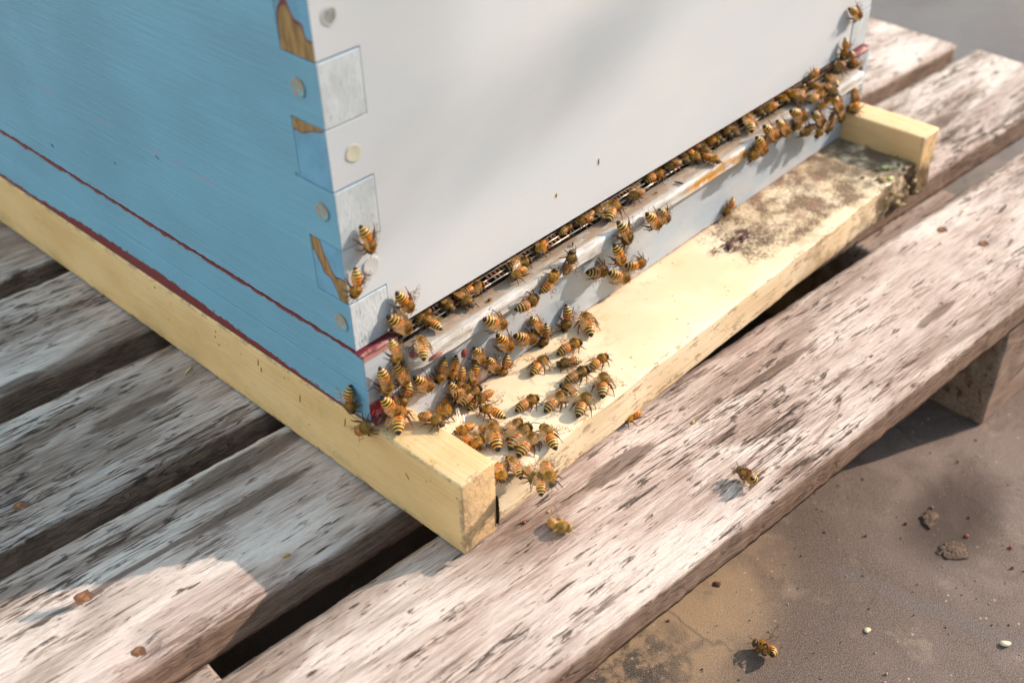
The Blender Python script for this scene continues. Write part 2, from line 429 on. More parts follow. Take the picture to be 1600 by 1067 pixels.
MAT_BLUE = blue_side(); MAT_BLUE_LOW = blue_side(True); MAT_FRONT = white_front()
MAT_END_FRONT = end_grain('end_grain_front_paint', (.49, .525, .565), (.5, .4, .3), 2)
MAT_END_SIDE = end_grain('end_grain_side_paint', (.130, .295, .485), (.36, .215, .10), .50)
MAT_LOW_FRONT = lower_front(); MAT_LEDGE = ledge_mat()
MAT_YEL = yellow('yellow_paint', worn=True); MAT_DECK = yellow('yellow_board_paint', deck=True)
MAT_DARK = plain('slot_shade', (.045, .028, .018), .9, .2)  # inner floor near black, putting the slot's shade into its colour
MAT_WIRE = plain('screen_wire', (.75, .66, .55), .35, .6, Metallic=.4)
MAT_SLAT = plain('propolis_slat', (.16, .065, .03), .5, .4)

# ---------------------------------------------------------------- ground
def ground_mat():
    n = N('packed_ground')
    o = n.xyz()
    big = n.noise(n.map((4, 4, 4), loc=(.4, .8, 0)), 1, 5, .6, .4)
    med = n.noise(n.map((22, 22, 22)), 1, 6, .65, .6)
    fin = n.noise(n.map((700, 700, 700)), 1, 6, .8)
    c = n.mix(n.step(big, .42, .58), (.075, .041, .029), (.175, .118, .10))
    c = n.mix(n.ma('MULTIPLY', n.step(med, .42, .62), .8), c, (.085, .05, .036))
    lt = n.noise(n.map((33, 33, 33), loc=(6, 2, 0)), 1, 6, .7, .5)
    c = n.mix(n.ma('MULTIPLY', n.step(lt, .55, .68), .5), c, (.27, .19, .14))
    far_shade = n.noise(n.map((2.2, 2.2, 2.2), loc=(2, 5, 0)), 1, 3, .5)
    c = n.mix(n.ma('MULTIPLY', n.step(far_shade, .42, .6), n.step(o[0], .45, .8, 0, .9)), c, (.055, .058, .078))  # soft bluish shade over the far ground painted into its colour
    bl_ = n.ma('MULTIPLY', n.ellipse(.262, -.172, .040, .022, 'xy', .95), .8)
    tan = n.ma('MULTIPLY', n.ellipse(.105, -.088, .07, .05, 'xy', .9), n.step(n.noise(n.map((30, 30, 30)), 1, 5, .6), .35, .55, .35, .9))
    c = n.mix(tan, c, (.36, .23, .12))
    ce = n.vor(n.map((11, 11, 11), loc=(.3, .2, 0), src=n.mix(.04, n.obj, n.noise(n.map((18, 18, 18)), 1, 4))), 1, 'DISTANCE_TO_EDGE')
    c = n.mix(n.ma('MULTIPLY', n.step(ce, .0, .022, 1, 0), n.ma('MULTIPLY', n.step(med, .42, .55), .55)), c, (.045, .03, .025))
    dk = n.ma('MULTIPLY', n.ellipse(.055, -.105, .035, .022, 'xy', .9), n.step(n.noise(n.map((75, 75, 75)), 1, 6, .7), .42, .56))
    c = n.mix(dk, c, (.03, .02, .013))
    # wet trail
    w = n.ma('ADD', n.ma('ADD', o[0], n.ma('MULTIPLY', o[1], .198)), n.ma('MULTIPLY', n.ma('SUBTRACT', n.noise(n.map((26, 26, 26)), 1, 4), .5), .03))
    w = n.ma('MULTIPLY', n.step(n.ma('ABSOLUTE', n.ma('SUBTRACT', w, .1549)), .001, .009, 1, 0), n.step(o[1], -.150, -.135, 1, 0))
    c = n.mix(n.ma('MULTIPLY', w, .65), c, (.085, .062, .06))
    sp = n.step(n.vor(n.map((150, 150, 150)), 1), .07, .12, 1, 0)
    sp = n.ma('MULTIPLY', sp, n.step(n.noise(n.obj, 36, 2), .47, .55))
    c = n.mix(n.ma('MULTIPLY', sp, .7), c, (.48, .40, .32))
    c = n.mix(n.ma('MULTIPLY', n.step(fin, .52, .7), .35), c, (.40, .33, .30))
    c = n.mix(n.ma('MULTIPLY', n.step(fin, .34, .47, 1, 0), .4), c, (.07, .045, .035))
    tiny = n.noise(n.map((1500, 1500, 1500)), 1, 3, .7)
    c = n.mix(n.step(tiny, .40, .64, 0, .5), c, n.mix(.5, c, (.5, .42, .38)))
    h = n.ma('ADD', n.ma('MULTIPLY', tiny, .35), n.ma('MULTIPLY', lt, .4))
    c = n.mix(bl_, c, (.05, .031, .024))
    return n.done(c, n.step(big, .4, .6, .60, .85), n.bump(h, .0016, .9), .3)

GZ = -0.1
gb = bmesh.new()
bmesh.ops.create_grid(gb, x_segments=60, y_segments=60, size=12)
for v in gb.verts: v.co.z = 0
g = from_bm('ground', gb, ground_mat()); g.location = (0, 0, GZ); tag(g, kind='structure')

# ---------------------------------------------------------------- pallet
YAW = R(-4.95)
pal = empty('wooden_pallet', (0, 0, GZ))
tag(pal, 'weathered grey wooden pallet with worn planks under the blue beehive', 'pallet')
RUST = None
def rust_mat():
    n = N('rusty_nail_head')
    k = n.noise(n.obj, 700, 5, .7)
    return n.done(n.mix(n.step(k, .35, .65), (.10, .04, .02), (.34, .14, .06)), .8, n.bump(k, .0004, .8), .3)
RUST = rust_mat()
HOLE = plain('rust_stained_hole', (.16, .085, .055), .95, .1)

def plank(y0, y1, xa, xb, thick, seed, zoff=0.0, yaw=YAW):
    W_ = y1 - y0; nx = int((xb - xa) / .0026)
    ring = []
    r = .0022
    ntop = 22
    for i in range(ntop + 1): ring.append((W_ * i / ntop, 0.0, 't'))
    for i in range(1, 7): ring.append((W_, -thick * i / 6, 's'))
    for i in range(1, 5): ring.append((W_ - W_ * i / 4, -thick, 'b'))
    for i in range(1, 6): ring.append((0.0, -thick + thick * i / 6, 's'))
    # round the long upper edges
    V, F = [], []
    for ix in range(nx + 1):
        x = xa + (xb - xa) * ix / nx
        wf = .0007 * noise.noise(Vector((x * 9, seed, 0))) + .0004 * noise.noise(Vector((x * 60, seed, 3))) + .0005 * noise.noise(Vector((x * 240, seed, 5)))
        wb = .0007 * noise.noise(Vector((x * 9, seed, 9))) + .0004 * noise.noise(Vector((x * 60, seed, 6))) + .0005 * noise.noise(Vector((x * 240, seed, 8)))
        rr = r * .75 * (1 + .7 * noise.noise(Vector((x * 45, seed, 14))))
        for (y, z, k) in ring:
            t = y / W_
            yy = y + wf * (1 - t) + wb * t
            zz = z
            de = min(y, W_ - y)
            if z > -rr:
                if de < rr * 2 and z == 0: zz -= rr * .55 * (1 - de / (rr * 2)) ** 2
            if k == 't':
                gr = noise.noise(Vector((x * 10, (y + seed) * 330, seed)))
                zz += .00022 * gr + .00030 * noise.noise(Vector((x * 55, (y + seed) * 170, seed + 2))) - .0004 * max(0, noise.noise(Vector((x * 7, (y + seed * 2) * 60, seed + 9))) - .35)
            elif k == 's':
                sgn = 1 if y > W_ / 2 else -1
                yy += sgn * (.0006 * noise.noise(Vector((x * 60, z * 500, seed))) + .0004 * noise.noise(Vector((x * 220, z * 700, seed + 3))))
                if z > -.004: yy -= sgn * .0004
            V.append((x, yy + y0, zz))
    m = len(ring)
    for ix in range(nx):
        for j in range(m):
            a = ix * m + j; b = ix * m + (j + 1) % m
            F.append((a, b, b + m, a + m))
    F.append(tuple(range(m - 1, -1, -1))); F.append(tuple(nx * m + j for j in range(m)))
    me = bpy.data.meshes.new('plank'); me.from_pydata(V, [], F); me.materials.append(WOOD)
    me.polygons.foreach_set('use_smooth', [True] * (len(F) - 2) + [False] * 2)
    bm = bmesh.new(); bm.from_mesh(me); bmesh.ops.recalc_face_normals(bm, faces=bm.faces); bm.to_mesh(me); bm.free()
    o = bpy.data.objects.new('plank', me); link(o, pal)
    o.rotation_euler = (0, 0, yaw); o.location = (0, 0, zoff - GZ)
    return o

PL = []
for (y0, y1, xa, xb, sd_, zo) in ((-.1265, -.0405, -.62, .645, 1.3, 0), (-.0165, .0675, -.60, .632, 2.1, -.0005), (.0825, .1655, -.61, .628, 3.7, -.0002), (.1865, .2715, -.60, .63, 4.4, -.0008), (.2905, .377, -.62, .635, 5.9, -.0004), (.398, .484, -.60, .63, 6.6, -.0009), (.506, .592, -.61, .63, 7.2, -.0003)):
    PL.append(plank(y0, y1, xa, xb, .018, sd_, zo))
c_, s_ = math.cos(YAW), math.sin(YAW)
def loc2(x, y):          # world xy -> pallet local
    return (x * c_ + y * s_, -x * s_ + y * c_)
def stringer(x0, x1):
    bm = box_bm(x0, x1, -.121, .59, 0, -.0185 - GZ, .0022, 2)
    for ax, a, b, st in ((0, x0, x1, .004), (1, -.121, -.02, .004), (2, 0, .08, .004)):
        k = int((b - a) / st)
        for i in range(1, k):
            co = Vector((0, 0, 0)); co[ax] = a + (b - a) * i / k; no = Vector((0, 0, 0)); no[ax] = 1
            bmesh.ops.bisect_plane(bm, geom=bm.verts[:] + bm.edges[:] + bm.faces[:], plane_co=co, plane_no=no, dist=1e-6)
    for v in bm.verts: v.co += Vector((noise.noise(v.co * 70), noise.noise(v.co * 70 + Vector((5, 0, 0))), 0)) * .0012
    o = from_bm('stringer', bm, WOOD_DARK, pal, smooth=True); o.rotation_euler = (0, 0, YAW)
    return o
stringer(.352, .452); stringer(-.205, -.098); stringer(-.60, -.5)

def nail(pi, wx, wy, tilt=.2, sz=.0036):
    p = PL[pi]; lx, ly = loc2(wx, wy)
    bm = bmesh.new()
    bmesh.ops.create_circle(bm, cap_ends=True, segments=24, radius=sz * .68)
    r_ = bmesh.ops.extrude_face_region(bm, geom=bm.faces[:])
    for v in [e for e in r_['geom'] if isinstance(e, bmesh.types.BMVert)]: v.co.z += .0007
    for v in bm.verts: v.co += Vector((noise.noise(v.co * 900), noise.noise(v.co * 900 + Vector((3, 0, 0))), noise.noise(v.co * 500))) * .0005
    bevel(bm, .0003, 2)
    for f in bm.faces: f.material_index = 0
    q0 = len(bm.verts); ring_ = [bm.verts.new((math.cos(t * .3491) * sz * (.92 + .4 * noise.noise(Vector((t, lx * 90, 0)))), math.sin(t * .3491) * sz * (.85 + .25 * noise.noise(Vector((t, lx * 90, 5)))), .0006)) for t in range(18)]
    rf = bm.faces.new(ring_); rf.material_index = 1
    o = from_bm('nail', bm, [RUST, HOLE], p, smooth=True); o.location = (lx, ly, -.0017); o.rotation_euler = (tilt, -tilt, 0)
    # worn hollow round the nail
    for v in p.data.vertices:
        if v.co.z > -.004:
            d = math.hypot(v.co.x - lx, v.co.y - ly)
            if d < .011: v.co.z -= .0016 * (1 - d / .011) ** .7
for a in ((1, -.1213, .0451, .1, .0046), (1, -.1207, .0038, .3, .0036), (2, -.1132, .1138, .2, .004), (0, .3726, -.0888), (0, .3738, -.1141), (2, .40, .06), (1, .41, -.02)):
    nail(*a)

# ---------------------------------------------------------------- yellow hive stand with landing board
W, T, D = .413, .0195, .0581
WR, HR, HD = .0198, .0414, .0243
Z1 = .0799
st = empty('hive_stand', (0, 0, 0))
tag(st, 'yellow painted wooden stand with a dirty landing board, resting on the pallet', 'hive stand')
def rail_disp(v):
    k = Vector((noise.noise(v * 40), noise.noise(v * 40 + Vector((9, 0, 0))), noise.noise(v * 40 + Vector((0, 9, 0))))) * .0006
    return k * (1 if v.y < .0 else .4)
sheet_cube(-.0003, WR, -D, .50, .0008, HR, .006, rail_disp, 'side_rail', MAT_YEL, st, .0011)
def rail2(v):
    k = rail_disp(v)
    q = max(0, (-.03 - v.y) / .03) * max(0, (.028 - v.z) / .028)
    if v.y < -.03: k += Vector((noise.noise(v * 170), noise.noise(v * 170 + Vector((2, 2, 0))), 0)) * .006 * q
    return k
sheet_cube(W - WR, W + .0003, -D, .50, .0008, HR, .005, rail2, 'side_rail', MAT_YEL, st, .0011)
def deck_disp(v):
    k = Vector((0, 0, .0003 * noise.noise(v * 30)))
    f = max(0, (-.048 - v.y) / .010)
    if f > 0:
        rot = max(0, min(1, (v.x - .29) / .09))
        a = .0005 + .0050 * rot
        k += Vector((0, f * (a * abs(noise.noise(Vector((v.x * 90, v.z * 330, 2)))) + a * .6 * abs(noise.noise(Vector((v.x * 300, v.z * 500, 7))))), -f * rot * .004 * abs(noise.noise(Vector((v.x * 120, 0, 3))))))
        # broken corner beside the near rail
        nb = max(0, 1 - (v.x - WR) / .020)
        if v.z > .012: k += Vector((0, nb * f * .0026, -nb * f * .0012))
        k += Vector((0, f * .0008 * noise.noise(Vector((v.x * 45, 0, 0))), 0))
    return k
sheet_cube(WR + .0003, W - WR - .0003, -D + .0004, .50, .0030, HD, .0045, deck_disp, 'landing_board', MAT_DECK, st, .0013)
CRK = plain('crack_shadow', (.02, .012, .006), .9, .1)
# the split beside the near rail end
cv = [(WR + .0002 + .0004 * noise.noise(Vector((i * 1.7, 0, 0))), -D - .0006 + .0003 * noise.noise(Vector((i, 3, 0))), .004 + i * .0019) for i in range(10)]
V, F = [], []
for i, (x, y, z) in enumerate(cv):
    w_ = .00055 * math.sin(math.pi * (i + .4) / 10)
    V += [(x - w_, y, z), (x + w_, y, z), (x + w_, y + .003, z), (x - w_, y + .003, z)]
for i in range(9):
    a = i * 4
    for j in range(4): F.append((a + j, a + (j + 1) % 4, a + 4 + (j + 1) % 4, a + 4 + j))
F += [(3, 2, 1, 0), (36, 37, 38, 39)]
mesh('split', V, F, CRK, st, smooth=False)
# crumbs of rotten wood and lichen at the far corner of the board
ROT = N('rotten_wood'); k_ = ROT.noise(ROT.obj, 600, 5, .7); MROT = ROT.done(ROT.mix(ROT.step(k_, .4, .6), (.16, .10, .05), (.42, .32, .16)), .85, ROT.bump(k_, .0008, .9), .2)
LIC = plain('pale_green_leaf', (.50, .52, .22), .6, .3)
for i in range(26):
    x = random.uniform(.355, .392); y = random.uniform(-.060, -.040) if i % 3 else random.uniform(-.0615, -.055); z = HD + .0003 if y > -.055 else random.uniform(.004, .020)
    blob('splinter', (x, y, z), (random.uniform(.0012, .0042), random.uniform(.0007, .0016), random.uniform(.0006, .0014)), MROT, st, seed=i, rough=.8, sub=2).rotation_euler = (0, 0, random.uniform(-.5, .5))

# ---------------------------------------------------------------- blue hive floor
fl = empty('hive_floor', (0, 0, HR))
tag(fl, 'blue painted hive floor with a long open slot and a stained white ledge', 'hive floor')
def under(o):            # keep world placement under an Empty that is not at the origin
    o.location = o.location - o.parent.location; return o
YF, YL, ZL, LT = -.0041, -.012, .0711, .0080
for side in (0, 1):
    xa, xb = (0, T) if side == 0 else (W - T, W)
    for (za, zb) in ((HR + .0004, .06065), (.0610, Z1 - .0007)):
        bm = box_bm(xa, xb, YF, .508, za, zb, .0005, 2)
        bm.normal_update()
        for f in bm.faces: f.material_index = 1 if f.calc_center_median().y < YF + .0006 and f.normal.y < -.6 else 0
        under(from_bm('side_rail', bm, [MAT_BLUE_LOW, MAT_LOW_FRONT], fl))
under(from_bm('front_panel', box_bm(WR + .0002, W - WR - .0002, YF, YF + .0034, HD + .0003, ZL - LT - .0003, .0004), MAT_LOW_FRONT, fl))
# ledge: rounded nose, wavering a little along its length
prof = [(YF, ZL - LT, 0), (YL + .0003, ZL - LT, 1), (YL + .0003, ZL - LT, 1), (YL, ZL - LT + .0004, 1), (YL, ZL - LT + .0004, 1), (YL - .0003, ZL - .0040, 2), (YL - .0003, ZL - .0007, 3), (YL - .0003, ZL - .0007, 3), (YL + .0002, ZL + .0001, 3), (YL + .0002, ZL + .0001, 3), (YL + .0013, ZL - .0001, 3), (YL + .0013, ZL - .0001, 3), (-.006, ZL - .0003, 4), (-.0012, ZL, 5), (-.0006, ZL - .0006, 5), (-.0006, ZL - LT, 0)]
V, F = [], []
nx = 220
for i in range(nx + 1):
    x = T + .0002 + (W - 2 * T - .0004) * i / nx
    for (y, z, j) in prof:
        e = 1 if j in (1, 2, 3) else 0
        dy = e * (.0006 * noise.noise(Vector((x * 30, j * .2, 0))) + .0003 * noise.noise(Vector((x * 130, j * .5, 4))))
        dz = e * (.0004 * noise.noise(Vector((x * 28, j * .2, 8))) + .0002 * noise.noise(Vector((x * 160, j * .5, 2))))
        if i < 3: dy += e * .002 * (1 - i / 3)
        V.append((x, y + dy, z + dz - HR))
m = len(prof)
for i in range(nx):
    for j in range(m):
        a, b = i * m + j, i * m + (j + 1) % m
        F.append((a, a + m, b + m, b))
F.append(tuple(range(m))); F.append(tuple(nx * m + j for j in range(m - 1, -1, -1)))
mesh('ledge', V, F, MAT_LEDGE, fl, smooth=True)
# wire screen in the slot: long wires with dark slats between
V, F = [], []
def add_bar(a, b, r, seg=5):
    a, b = Vector(a), Vector(b); d = (b - a).normalized(); u = d.orthogonal().normalized(); w = d.cross(u)
    k = len(V)
    for p in (a, b):
        for i in range(seg):
            t = 2 * math.pi * i / seg; V.append(p + (u * math.cos(t) + w * math.sin(t)) * r)
    for i in range(seg):
        F.append((k + i, k + (i + 1) % seg, k + seg + (i + 1) % seg, k + seg + i))
    F.append(tuple(k + i for i in range(seg))[::-1]); F.append(tuple(k + seg + i for i in range(seg)))
for y in (.0006, .0032, .0058, .0084):
    for q in range(20):
        xa = T + .006 + (W - 2 * T - .012) * q / 20; xb = T + .006 + (W - 2 * T - .012) * (q + 1) / 20
        add_bar((xa, y, ZL + .0013 - HR + (y - .002) * .25), (xb, y, ZL + .0013 - HR + (y - .002) * .25), .00036)
mesh('screen_wire', V, F, MAT_WIRE, fl)
V, F = [], []
i = 0; x = T + .007
while x < W - T - .006:
    w_ = .0011 + .0003 * random.random()
    for (ya, yb) in ((.0008, .0030), (.0034, .0056), (.0060, .0082)):
        if random.random() < .12: continue
        z = ZL + .0010 - HR + (ya - .002) * .25
        k = len(V)
        V += [(x, ya, z), (x + w_, ya, z), (x + w_, yb, z + .0005), (x, yb, z + .0005), (x, ya, z + .0004), (x + w_, ya, z + .0004), (x + w_, yb, z + .0009), (x, yb, z + .0009)]
        F += [(k, k + 3, k + 2, k + 1), (k + 4, k + 5, k + 6, k + 7), (k, k + 1, k + 5, k + 4), (k + 1, k + 2, k + 6, k + 5), (k + 2, k + 3, k + 7, k + 6), (k + 3, k, k + 4, k + 7)]
    x += .0026
mesh('screen_slats', V, F, MAT_SLAT, fl, smooth=False)
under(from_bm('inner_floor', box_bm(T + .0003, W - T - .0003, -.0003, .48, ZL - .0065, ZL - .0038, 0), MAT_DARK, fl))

# ---------------------------------------------------------------- blue brood box
bx = empty('hive_box', (0, 0, Z1))
tag(bx, 'tall hive box with a blue side, white front and finger jointed corner', 'hive box')
ZT = .324
J = [Z1, .103, .1284, .1538, .1792, .2046, .2300, .2554, .2808, .3062, ZT]
g_ = .00022
def comb(first, deep):    # outline steps along the joint: True where this wall reaches the corner
    pts = []
    for i in range(len(J) - 1):
        full = (i % 2 == 0) == first
        a = J[i] + (g_ if full else -g_) * (0 if i == 0 else 1); b = J[i + 1] + (-g_ if full else g_) * (0 if i == len(J) - 2 else 1)
        d = 0.0 if full else deep + g_
        pts += [(d, a), (d, b)]
    return pts
for side in (0, 1):
    c1 = comb(True, T)
    pts = [(.508, Z1), ] + [(d, z) for d, z in c1] + [(.508, ZT)]
    xa, xb = (0.0, T) if side == 0 else (W - T, W)
    bm = prism_bm(pts, 0, xa, xb, .00035)
    bm.normal_update()
    for f in bm.faces:
        f.material_index = 1 if (f.normal.x > -.6 and f.calc_center_median().y < .004) else 0
    o = under(from_bm('side_wall', bm, [MAT_BLUE, MAT_END_FRONT], bx))
c2 = comb(False, T)
left = [(d, z) for d, z in c2]; right = [(W - d, z) for d, z in c2][::-1]
bm = prism_bm(left + right, 1, 0.0003, T, .00035)
bm.normal_update()
for f in bm.faces:
    cx = f.calc_center_median().x
    f.material_index = 1 if (f.normal.y > -.6 and (cx < .004 or cx > W - .004)) else 0
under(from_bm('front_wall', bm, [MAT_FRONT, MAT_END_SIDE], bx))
under(from_bm('back_wall', box_bm(T, W - T, .49, .508, Z1, ZT), MAT_BLUE, bx))
under(from_bm('cover', box_bm(-.006, W + .006, -.006, .514, ZT + .0002, ZT + .02, .001), MAT_BLUE, bx))

def cap(loc, axis, mat, r=.0042, proud=.0006):
    bm = bmesh.new()
    bmesh.ops.create_circle(bm, cap_ends=True, segments=28, radius=r)
    e = bmesh.ops.extrude_face_region(bm, geom=bm.faces[:])
    for v in [q for q in e['geom'] if isinstance(q, bmesh.types.BMVert)]: v.co.z += proud
    bevel(bm, .0001, 2)
    top = max(bm.faces, key=lambda f: f.calc_center_median().z)
    bmesh.ops.inset_region(bm, faces=[top], thickness=r * .22, depth=-.00012)
    for v in bm.verts: v.co += Vector((noise.noise(v.co * 500 + Vector(loc) * 99), noise.noise(v.co * 500 + Vector(loc) * 50), 0)) * .0005
    o = from_bm('screw_plug', bm, mat, bx, smooth=True)
    o.rotation_euler = (0, R(-90), 0) if axis == 'x' else (R(90), 0, 0)
    o.location = Vector(loc) - Vector((0, 0, Z1))
PLUG_B = N('plug_blue'); k_ = PLUG_B.noise(PLUG_B.obj, 420, 4, .6)
MPB = PLUG_B.done(PLUG_B.mix(PLUG_B.step(k_, .46, .56), (.18, .34, .45), (.34, .24, .17)), .6, PLUG_B.bump(k_, .0004), .3)
MPW = plain('plug_cream', (.54, .55, .55), .6, .3)
MPY = plain('plug_yellow', (.56, .54, .43), .6, .3)
for z_, y_ in ((.1926, .012), (.1431, .0084), (.0920, .0067), (.243, .012)):
    cap((-.0001, y_, z_), 'x', MPB, .0038, .0005)
cap((.0083, .0002, .2192), 'y', MPW, .0036, .00012); cap((.0114, .0002, .1660), 'y', MPY, .0036, .00015); cap((.0131, .0002, .1157), 'y', MPW, .0040, .0005)
# bee droppings on the front and the yellow side
DROP = plain('dropping_amber', (.50, .30, .04), .5, .4)
DROP2 = plain('dropping_dark', (.30, .18, .04), .5, .4)
for (x_, z_, l_, w__) in ((.1585, .1945, .0022, .0004), (.1245, .0985, .0016, .0005), (.155, .1035, .0024, .0005), (.25, .155, .0011, .0005)):
    o = blob('dropping', (x_, .0001, z_ - Z1), (w__ * .7, .00025, l_ * .7), DROP, bx, seed=x_ * 9)
for (y_, z_, l_) in ((.078, .0335, .0045), (.0765, .030, .003), (.0475, .0285, .0045), (.112, .035, .0012), (.1135, .031, .0012), (.1115, .027, .001), (.165, .037, .0012), (.0145, .0335, .005)):
    o = blob('dropping', (-.0004, y_, z_), (.0003, .0004, l_ * .62), DROP2, st, seed=y_ * 31); o.rotation_euler = (R(14), 0, 0)
o = blob('dropping', (-.0003, -.025, .026), (.0003, .0004, .0018), DROP2, st, seed=3); o.rotation_euler = (R(-40), 0, 0)
# flaps of old sealant in the corner between box and floor
PINK = N('old_pink_paint'); k_ = PINK.noise(PINK.obj, 300, 5, .6)
MPINK = PINK.done(PINK.mix(PINK.step(k_, .4, .6), (.17, .035, .045), (.42, .19, .17)), .6, PINK.bump(k_, .0006), .3)
for (x_, y_, z_, r_) in ((.008, -.0042, .0800, (.0080, .0009, .0011)), (.0225, -.0105, .0715, (.0032, .0020, .0015)), (.0325, -.0122, .0655, (.0040, .0008, .0016)), (.004, -.0050, .0445, (.0036, .0012, .0022)), (.398, -.005, .0795, (.009, .0018, .0018))):
    under(blob('paint_flake', (x_, y_, z_), r_, MPINK, fl, seed=x_ * 77, rough=.6, sub=3))

# ---------------------------------------------------------------- honey bees
def bee_mat():
    n = N('bee_body')
    at = n.new('ShaderNodeAttribute'); at.attribute_name = 'bee'; s = at.outputs['Fac']
    tone = n.new('ShaderNodeObjectInfo').outputs['Color']
    t = n.new('ShaderNodeSeparateColor'); n.put(t.inputs[0], tone)
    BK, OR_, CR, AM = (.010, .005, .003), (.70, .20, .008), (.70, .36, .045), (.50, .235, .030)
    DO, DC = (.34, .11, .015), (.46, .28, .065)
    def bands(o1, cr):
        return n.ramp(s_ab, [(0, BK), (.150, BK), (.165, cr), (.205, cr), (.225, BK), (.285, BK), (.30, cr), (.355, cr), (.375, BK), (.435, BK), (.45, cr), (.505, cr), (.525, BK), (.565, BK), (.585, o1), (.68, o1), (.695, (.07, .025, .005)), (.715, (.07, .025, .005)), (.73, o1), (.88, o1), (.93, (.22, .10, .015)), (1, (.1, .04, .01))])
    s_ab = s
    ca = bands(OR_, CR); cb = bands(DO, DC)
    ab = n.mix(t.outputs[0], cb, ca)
    th = (.34, .17, .030)
    c = n.mix(n.step(s, 1.0, 1.08), ab, th)
    c = n.mix(n.step(s, 1.95, 2.02), c, (.10, .06, .022))
    c = n.mix(n.step(s, 2.95, 3.0), c, (.006, .004, .004))      # eyes
    c = n.mix(n.step(s, 3.5, 3.6), c, n.mix(n.step(s, 4, 5), (.17, .065, .02), (.035, .016, .008)))   # legs
    tan = n.new('ShaderNodeMath', operation='MULTIPLY'); n.put(tan.inputs[0], t.outputs[1]); tan.inputs[1].default_value = .5
    c = n.mix(tan.outputs[0], c, (.48, .30, .11))
    k = n.noise(n.map((1300, 1300, 1300)), 1, 3, .6)
    return n.done(c, n.step(s, .95, 1.05, .48, .7), n.bump(k, .0001, .5), .5, **{'Subsurface Weight': .0})
MAT_BEE = bee_mat()
def fur_mat():
    n = N('bee_fur')
    t = n.new('ShaderNodeSeparateColor'); n.put(t.inputs[0], n.new('ShaderNodeObjectInfo').outputs['Color'])
    c = n.mix(t.outputs[0], (.17, .10, .03), (.78, .42, .05))
    o = n.xyz()
    a = n.ma('MULTIPLY', n.ma('SUBTRACT', o[0], .0026), 1 / .00125); b = n.ma('MULTIPLY', o[1], 1 / .0012)
    d = n.ma('ADD', n.ma('MULTIPLY', a, a), n.ma('MULTIPLY', b, b))
    disc = n.ma('MULTIPLY', n.step(d, .5, 1.3, 1, 0), n.step(o[2], .0040, .0044))
    c = n.mix(n.ma('MULTIPLY', disc, .8), c, (.10, .05, .02))
    n.done(c, .75, None, .2)
    return n.m
MAT_FUR = fur_mat()
def wing_mat():
    n = N('bee_wing')
    k = n.vor(n.map((420, 420, 420)), 1, 'DISTANCE_TO_EDGE')
    c = n.mix(n.step(k, .02, .06), (.20, .10, .03), (.62, .40, .20))
    a = n.step(k, .02, .05, .75, .15)
    m = n.done(c, .22, None, .8, Alpha=a)
    return m
MAT_WING = wing_mat()

def tube(V, F, A, pts, rad, seg, avals, flat=None):
    k = len(V)
    up = Vector((0, 0, 1))
    for i, p in enumerate(pts):
        d = (pts[min(i + 1, len(pts) - 1)] - pts[max(i - 1, 0)])
        d = d.normalized() if d.length > 1e-9 else Vector((1, 0, 0))
        u = d.cross(up)
        u = u.normalized() if u.length > .05 else Vector((0, 1, 0))
        w = u.cross(d).normalized()
        f = flat[i] if flat else (1, 1)
        for j in range(seg):
            t = 2 * math.pi * j / seg
            V.append(p + u * math.cos(t) * rad[i] * f[0] + w * math.sin(t) * rad[i] * f[1])
            A.append(avals[i])
    n_ = len(pts)
    for i in range(n_ - 1):
        for j in range(seg):
            a = k + i * seg + j; b = k + i * seg + (j + 1) % seg
            F.append((a, b, b + seg, a + seg))
    F.append(tuple(k + j for j in range(seg))[::-1]); F.append(tuple(k + (n_ - 1) * seg + j for j in range(seg)))

def spine(curl, lift_ab):
    # (point, radius, attribute, flatten) from tail tip to mouth; mm
    P = []
    N_AB = 46
    # abdomen curve starts at waist (0.2,2.5) and runs backwards, bending down by curl
    ang = math.pi + lift_ab; x, z = .35, 2.75
    pts = []
    L_ab = 7.3
    for i in range(N_AB + 1):
        t = i / N_AB
        pts.append((Vector((x, 0, z)), t))
        a = ang + curl * t
        x += math.cos(a) * L_ab / N_AB; z -= math.sin(a) * L_ab / N_AB * -1 if False else -math.sin(a) * L_ab / N_AB
    out = []
    for p, t in pts[::-1]:
        s = 1 - t
        # outline: narrow waist, broad at 0.3, pointed tip
        r = 2.12 * (max(0, math.sin(math.pi * min(1, (t * .93 + .045)) ** .80)) ** .58)
        if t > .55: r *= 1 - .32 * ((t - .55) / .45) ** 2
        if t < .10: r *= .45 + .55 * t / .10
        if t > .985: r = .12
        seg = (t * 5.6) % 1.0
        r *= 1.0 + .035 * (seg - .5)
        out.append((p, r, s * .999, (1.0, .90)))
    thr = [(.70, .8, 1.05), (1.0, 1.4, 1.1), (1.45, 1.9, 1.3), (2.1, 2.12, 1.4), (2.8, 2.12, 1.6), (3.4, 1.9, 1.7), (3.9, 1.45, 1.8), (4.2, .9, 1.9), (4.35, .7, 1.95)]
    for x_, r, s in thr: out.append((Vector((x_, 0, 2.85 - .02 * (x_ - 2) ** 2)), r, s, (1, .97)))
    hd = [(4.45, .75, 2.05), (4.65, 1.35, 2.2), (4.95, 1.72, 2.3), (5.3, 1.72, 2.4), (5.65, 1.45, 2.5), (5.95, .95, 2.6), (6.15, .5, 2.7)]
    for x_, r, s in hd: out.append((Vector((x_, 0, 2.55 - (x_ - 4.4) * .35)), r, s, (1.0, .92)))
    return out

